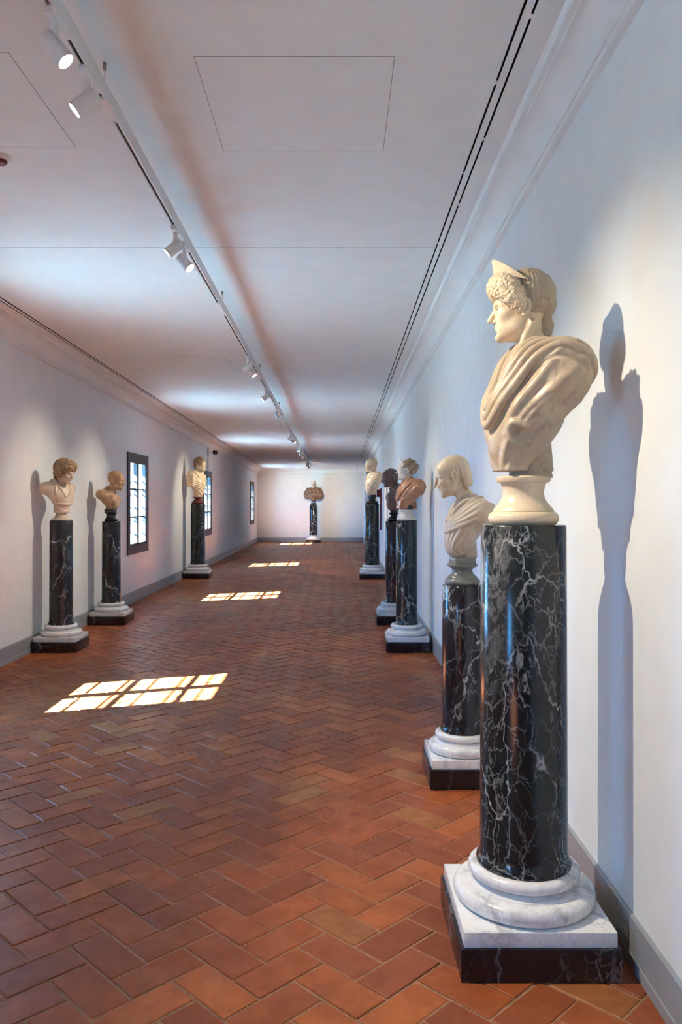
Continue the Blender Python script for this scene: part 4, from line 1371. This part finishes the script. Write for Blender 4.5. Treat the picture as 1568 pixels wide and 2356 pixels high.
for key, (x, yf, half, r, top) in PED.items():
    blk = block_plum if key in ('L1', 'L2') else block_black
    sl = slab_w if key in ('R1', 'R2') else slab_p
    zc = 0.29 if key in ('R1', 'R5', 'L3', 'F') else 0.275
    pedestal('column_pedestal', PLAB[key], x, yf + half, half, r, top, dict(block=blk, slab=sl, shaft=shaft_mats[key]), key, z_col=zc)
    AX[key] = (x, yf + half, top)

# ------------------------------------------------------------------ the busts
def B_R1(h=0.0036, hh=0.0026):
    bust('portrait_bust', 'cream marble bust of a woman with curled hair and diadem, wrapped in a mantle', AX['R1'], -80,
         torso_draped(h, w=0.214, top=0.612, depth=0.138), dict(hair='diadem', neck=0.050, jaw=1.0, neck_len=0.10, neck_back=0.045),
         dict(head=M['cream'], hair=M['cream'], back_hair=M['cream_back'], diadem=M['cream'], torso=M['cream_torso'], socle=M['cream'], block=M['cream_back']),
         socle_profile(0.127, 0.178, 0.097, 0.074, 0.055), dict(pos=(0, 0.004, 0.678), yaw=-22, pitch=2, roll=0, s=1.02),
         hh=hh, block=(0.028,))
def B_R2(h=0.0048, hh=0.0032):
    bust('portrait_bust', 'pale marble bust of a balding old man in a toga, looking down', AX['R2'], -82,
         torso_toga(h, w=0.192, top=0.475, bot=0.155, depth=0.086), dict(hair='cap', old=True, nose=0.004, neck=0.050, neck_back=0.065, neck_len=0.12),
         dict(head=M['cream'], hair=M['cream'], torso=M['pale'], socle=M['grey_green_stone'], block=M['grey_green_stone']),
         socle_profile(0.103, 0.125, 0.088, 0.058, 0.045), dict(pos=(0, -0.022, 0.538), yaw=-14, pitch=17, roll=0, s=0.97),
         hh=hh, block=(0.068, -0.062, 0.062, 0.120, 0.160))
def B_R3(h=0.006, hh=0.0042):
    bust('portrait_bust', 'bust of a woman with pointed diadem and red alabaster drapery', AX['R3'], -78,
         torso_draped(h, w=0.182, top=0.415, bot=0.13, depth=0.098), dict(hair='plaits', neck=0.046, neck_len=0.09, neck_back=0.04),
         dict(head=M['white_head'], hair=M['white_head'], back_hair=M['hair_tan'], diadem=M['white_head'], torso=M['red_alabaster'], socle=M['white_socle'], block=M['green_stone']),
         socle_profile(0.110, 0.120, 0.085, 0.080, 0.045), dict(pos=(0, 0.000, 0.440), yaw=-14, pitch=-2, roll=0, s=0.96),
         hh=hh, block=(0.06, -0.055, 0.055, 0.118, 0.165))
def B_R4(h=0.007, hh=0.005):
    bust('portrait_bust', 'dark brown unlit bust of a man behind the red draped bust', AX['R4'], -86,
         torso_nude(h, w=0.19, top=0.445, bot=0.14), dict(hair='combed', neck_len=0.11, neck=0.052, neck_back=0.055),
         dict(head=M['dark_brown_stone'], hair=M['dark_brown_stone'], torso=M['dark_brown_stone'], socle=M['black_stone'], block=M['black_stone']),
         socle_profile(0.085, 0.115, 0.070, 0.045, 0.04), dict(pos=(0, -0.03, 0.470), yaw=-8, pitch=10, roll=0, s=1.0),
         hh=hh, block=(0.045, -0.045, 0.045, 0.112, 0.150))
def B_R5(h=0.008, hh=0.0055):
    bust('portrait_bust', 'cream draped bust of a man, farthest along the right wall', AX['R5'], -72,
         torso_toga(h, w=0.27, top=0.63, bot=0.17, depth=0.135), dict(hair='combed', neck_len=0.12, neck=0.054),
         dict(head=M['cream'], hair=M['cream'], torso=M['cream'], socle=M['black_stone'], block=M['black_stone']),
         socle_profile(0.135, 0.135, 0.085, 0.075, 0.05), dict(pos=(0, -0.02, 0.675), yaw=-16, pitch=2, roll=0, s=1.16),
         hh=hh, block=(0.07, -0.065, 0.065, 0.130, 0.185))
def B_L1(h=0.0058, hh=0.004):
    bust('portrait_bust', 'marble bust of a curly haired youth in a tunic, head bowed', AX['L1'], 58,
         torso_tunic(h, w=0.20, top=0.405, bot=0.085), dict(hair='mop', neck=0.047, neck_len=0.11, neck_back=0.045, jaw=0.92),
         dict(head=M['white_head'], hair=M['hair_tan'], torso=M['pale'], socle=M['pale'], block=M['pale']),
         socle_profile(0.108, 0.090, 0.062, 0.062, 0.022), dict(pos=(0, -0.03, 0.432), yaw=8, pitch=18, roll=-9, s=0.98),
         hh=hh)
def B_L2(h=0.006, hh=0.0042):
    bust('portrait_bust', 'ochre marble bust of a bald man with bare chest on a black socle', AX['L2'], 82,
         torso_nude(h, w=0.175, top=0.405, bot=0.150), dict(hair='bald', old=True, nose=0.004, neck=0.048, neck_len=0.11, neck_back=0.06),
         dict(head=M['ochre'], hair=M['ochre'], torso=M['ochre'], socle=M['black_stone'], block=M['black_stone']),
         socle_profile(0.092, 0.115, 0.078, 0.056, 0.032), dict(pos=(0, -0.045, 0.432), yaw=4, pitch=8, roll=0, s=1.05),
         hh=hh, block=(0.062, -0.05, 0.07, 0.110, 0.165))
def B_L3(h=0.008, hh=0.0055):
    bust('portrait_bust', 'cream bust of a bearded man in a cloak in front of the second window', AX['L3'], 62,
         torso_block(h, w=0.225, top=0.655, bot=0.13), dict(hair='short_curls', beard=True, neck_len=0.13, neck=0.056),
         dict(head=M['cream'], hair=M['hair_tan'], beard=M['cream'], torso=M['cream'], socle=M['red_stone'], block=M['red_stone']),
         socle_profile(0.135, 0.140, 0.115, 0.070, 0.05), dict(pos=(0, -0.04, 0.700), yaw=14, pitch=4, roll=0, s=1.16), hh=hh)
def B_F(h=0.011, hh=0.008):
    bust('portrait_bust', 'broad brown alabaster bust with pale head at the far end wall', AX['F'], -10,
         torso_wide(h, w=0.40, top=0.66, bot=0.15), dict(hair='short_curls', beard=True, neck_len=0.13, neck=0.056),
         dict(head=M['white_head'], hair=M['white_head'], torso=M['brown_alabaster'], socle=M['blue_grey_stone'], block=M['blue_grey_stone']),
         socle_profile(0.13, 0.150, 0.085, 0.070, 0.05), dict(pos=(0, -0.03, 0.69), yaw=-6, pitch=2, roll=0, s=1.2), hh=hh)
BUSTS = [B_R1, B_R2, B_R3, B_R4, B_R5, B_L1, B_L2, B_L3, B_F]
for fn in BUSTS: fn()
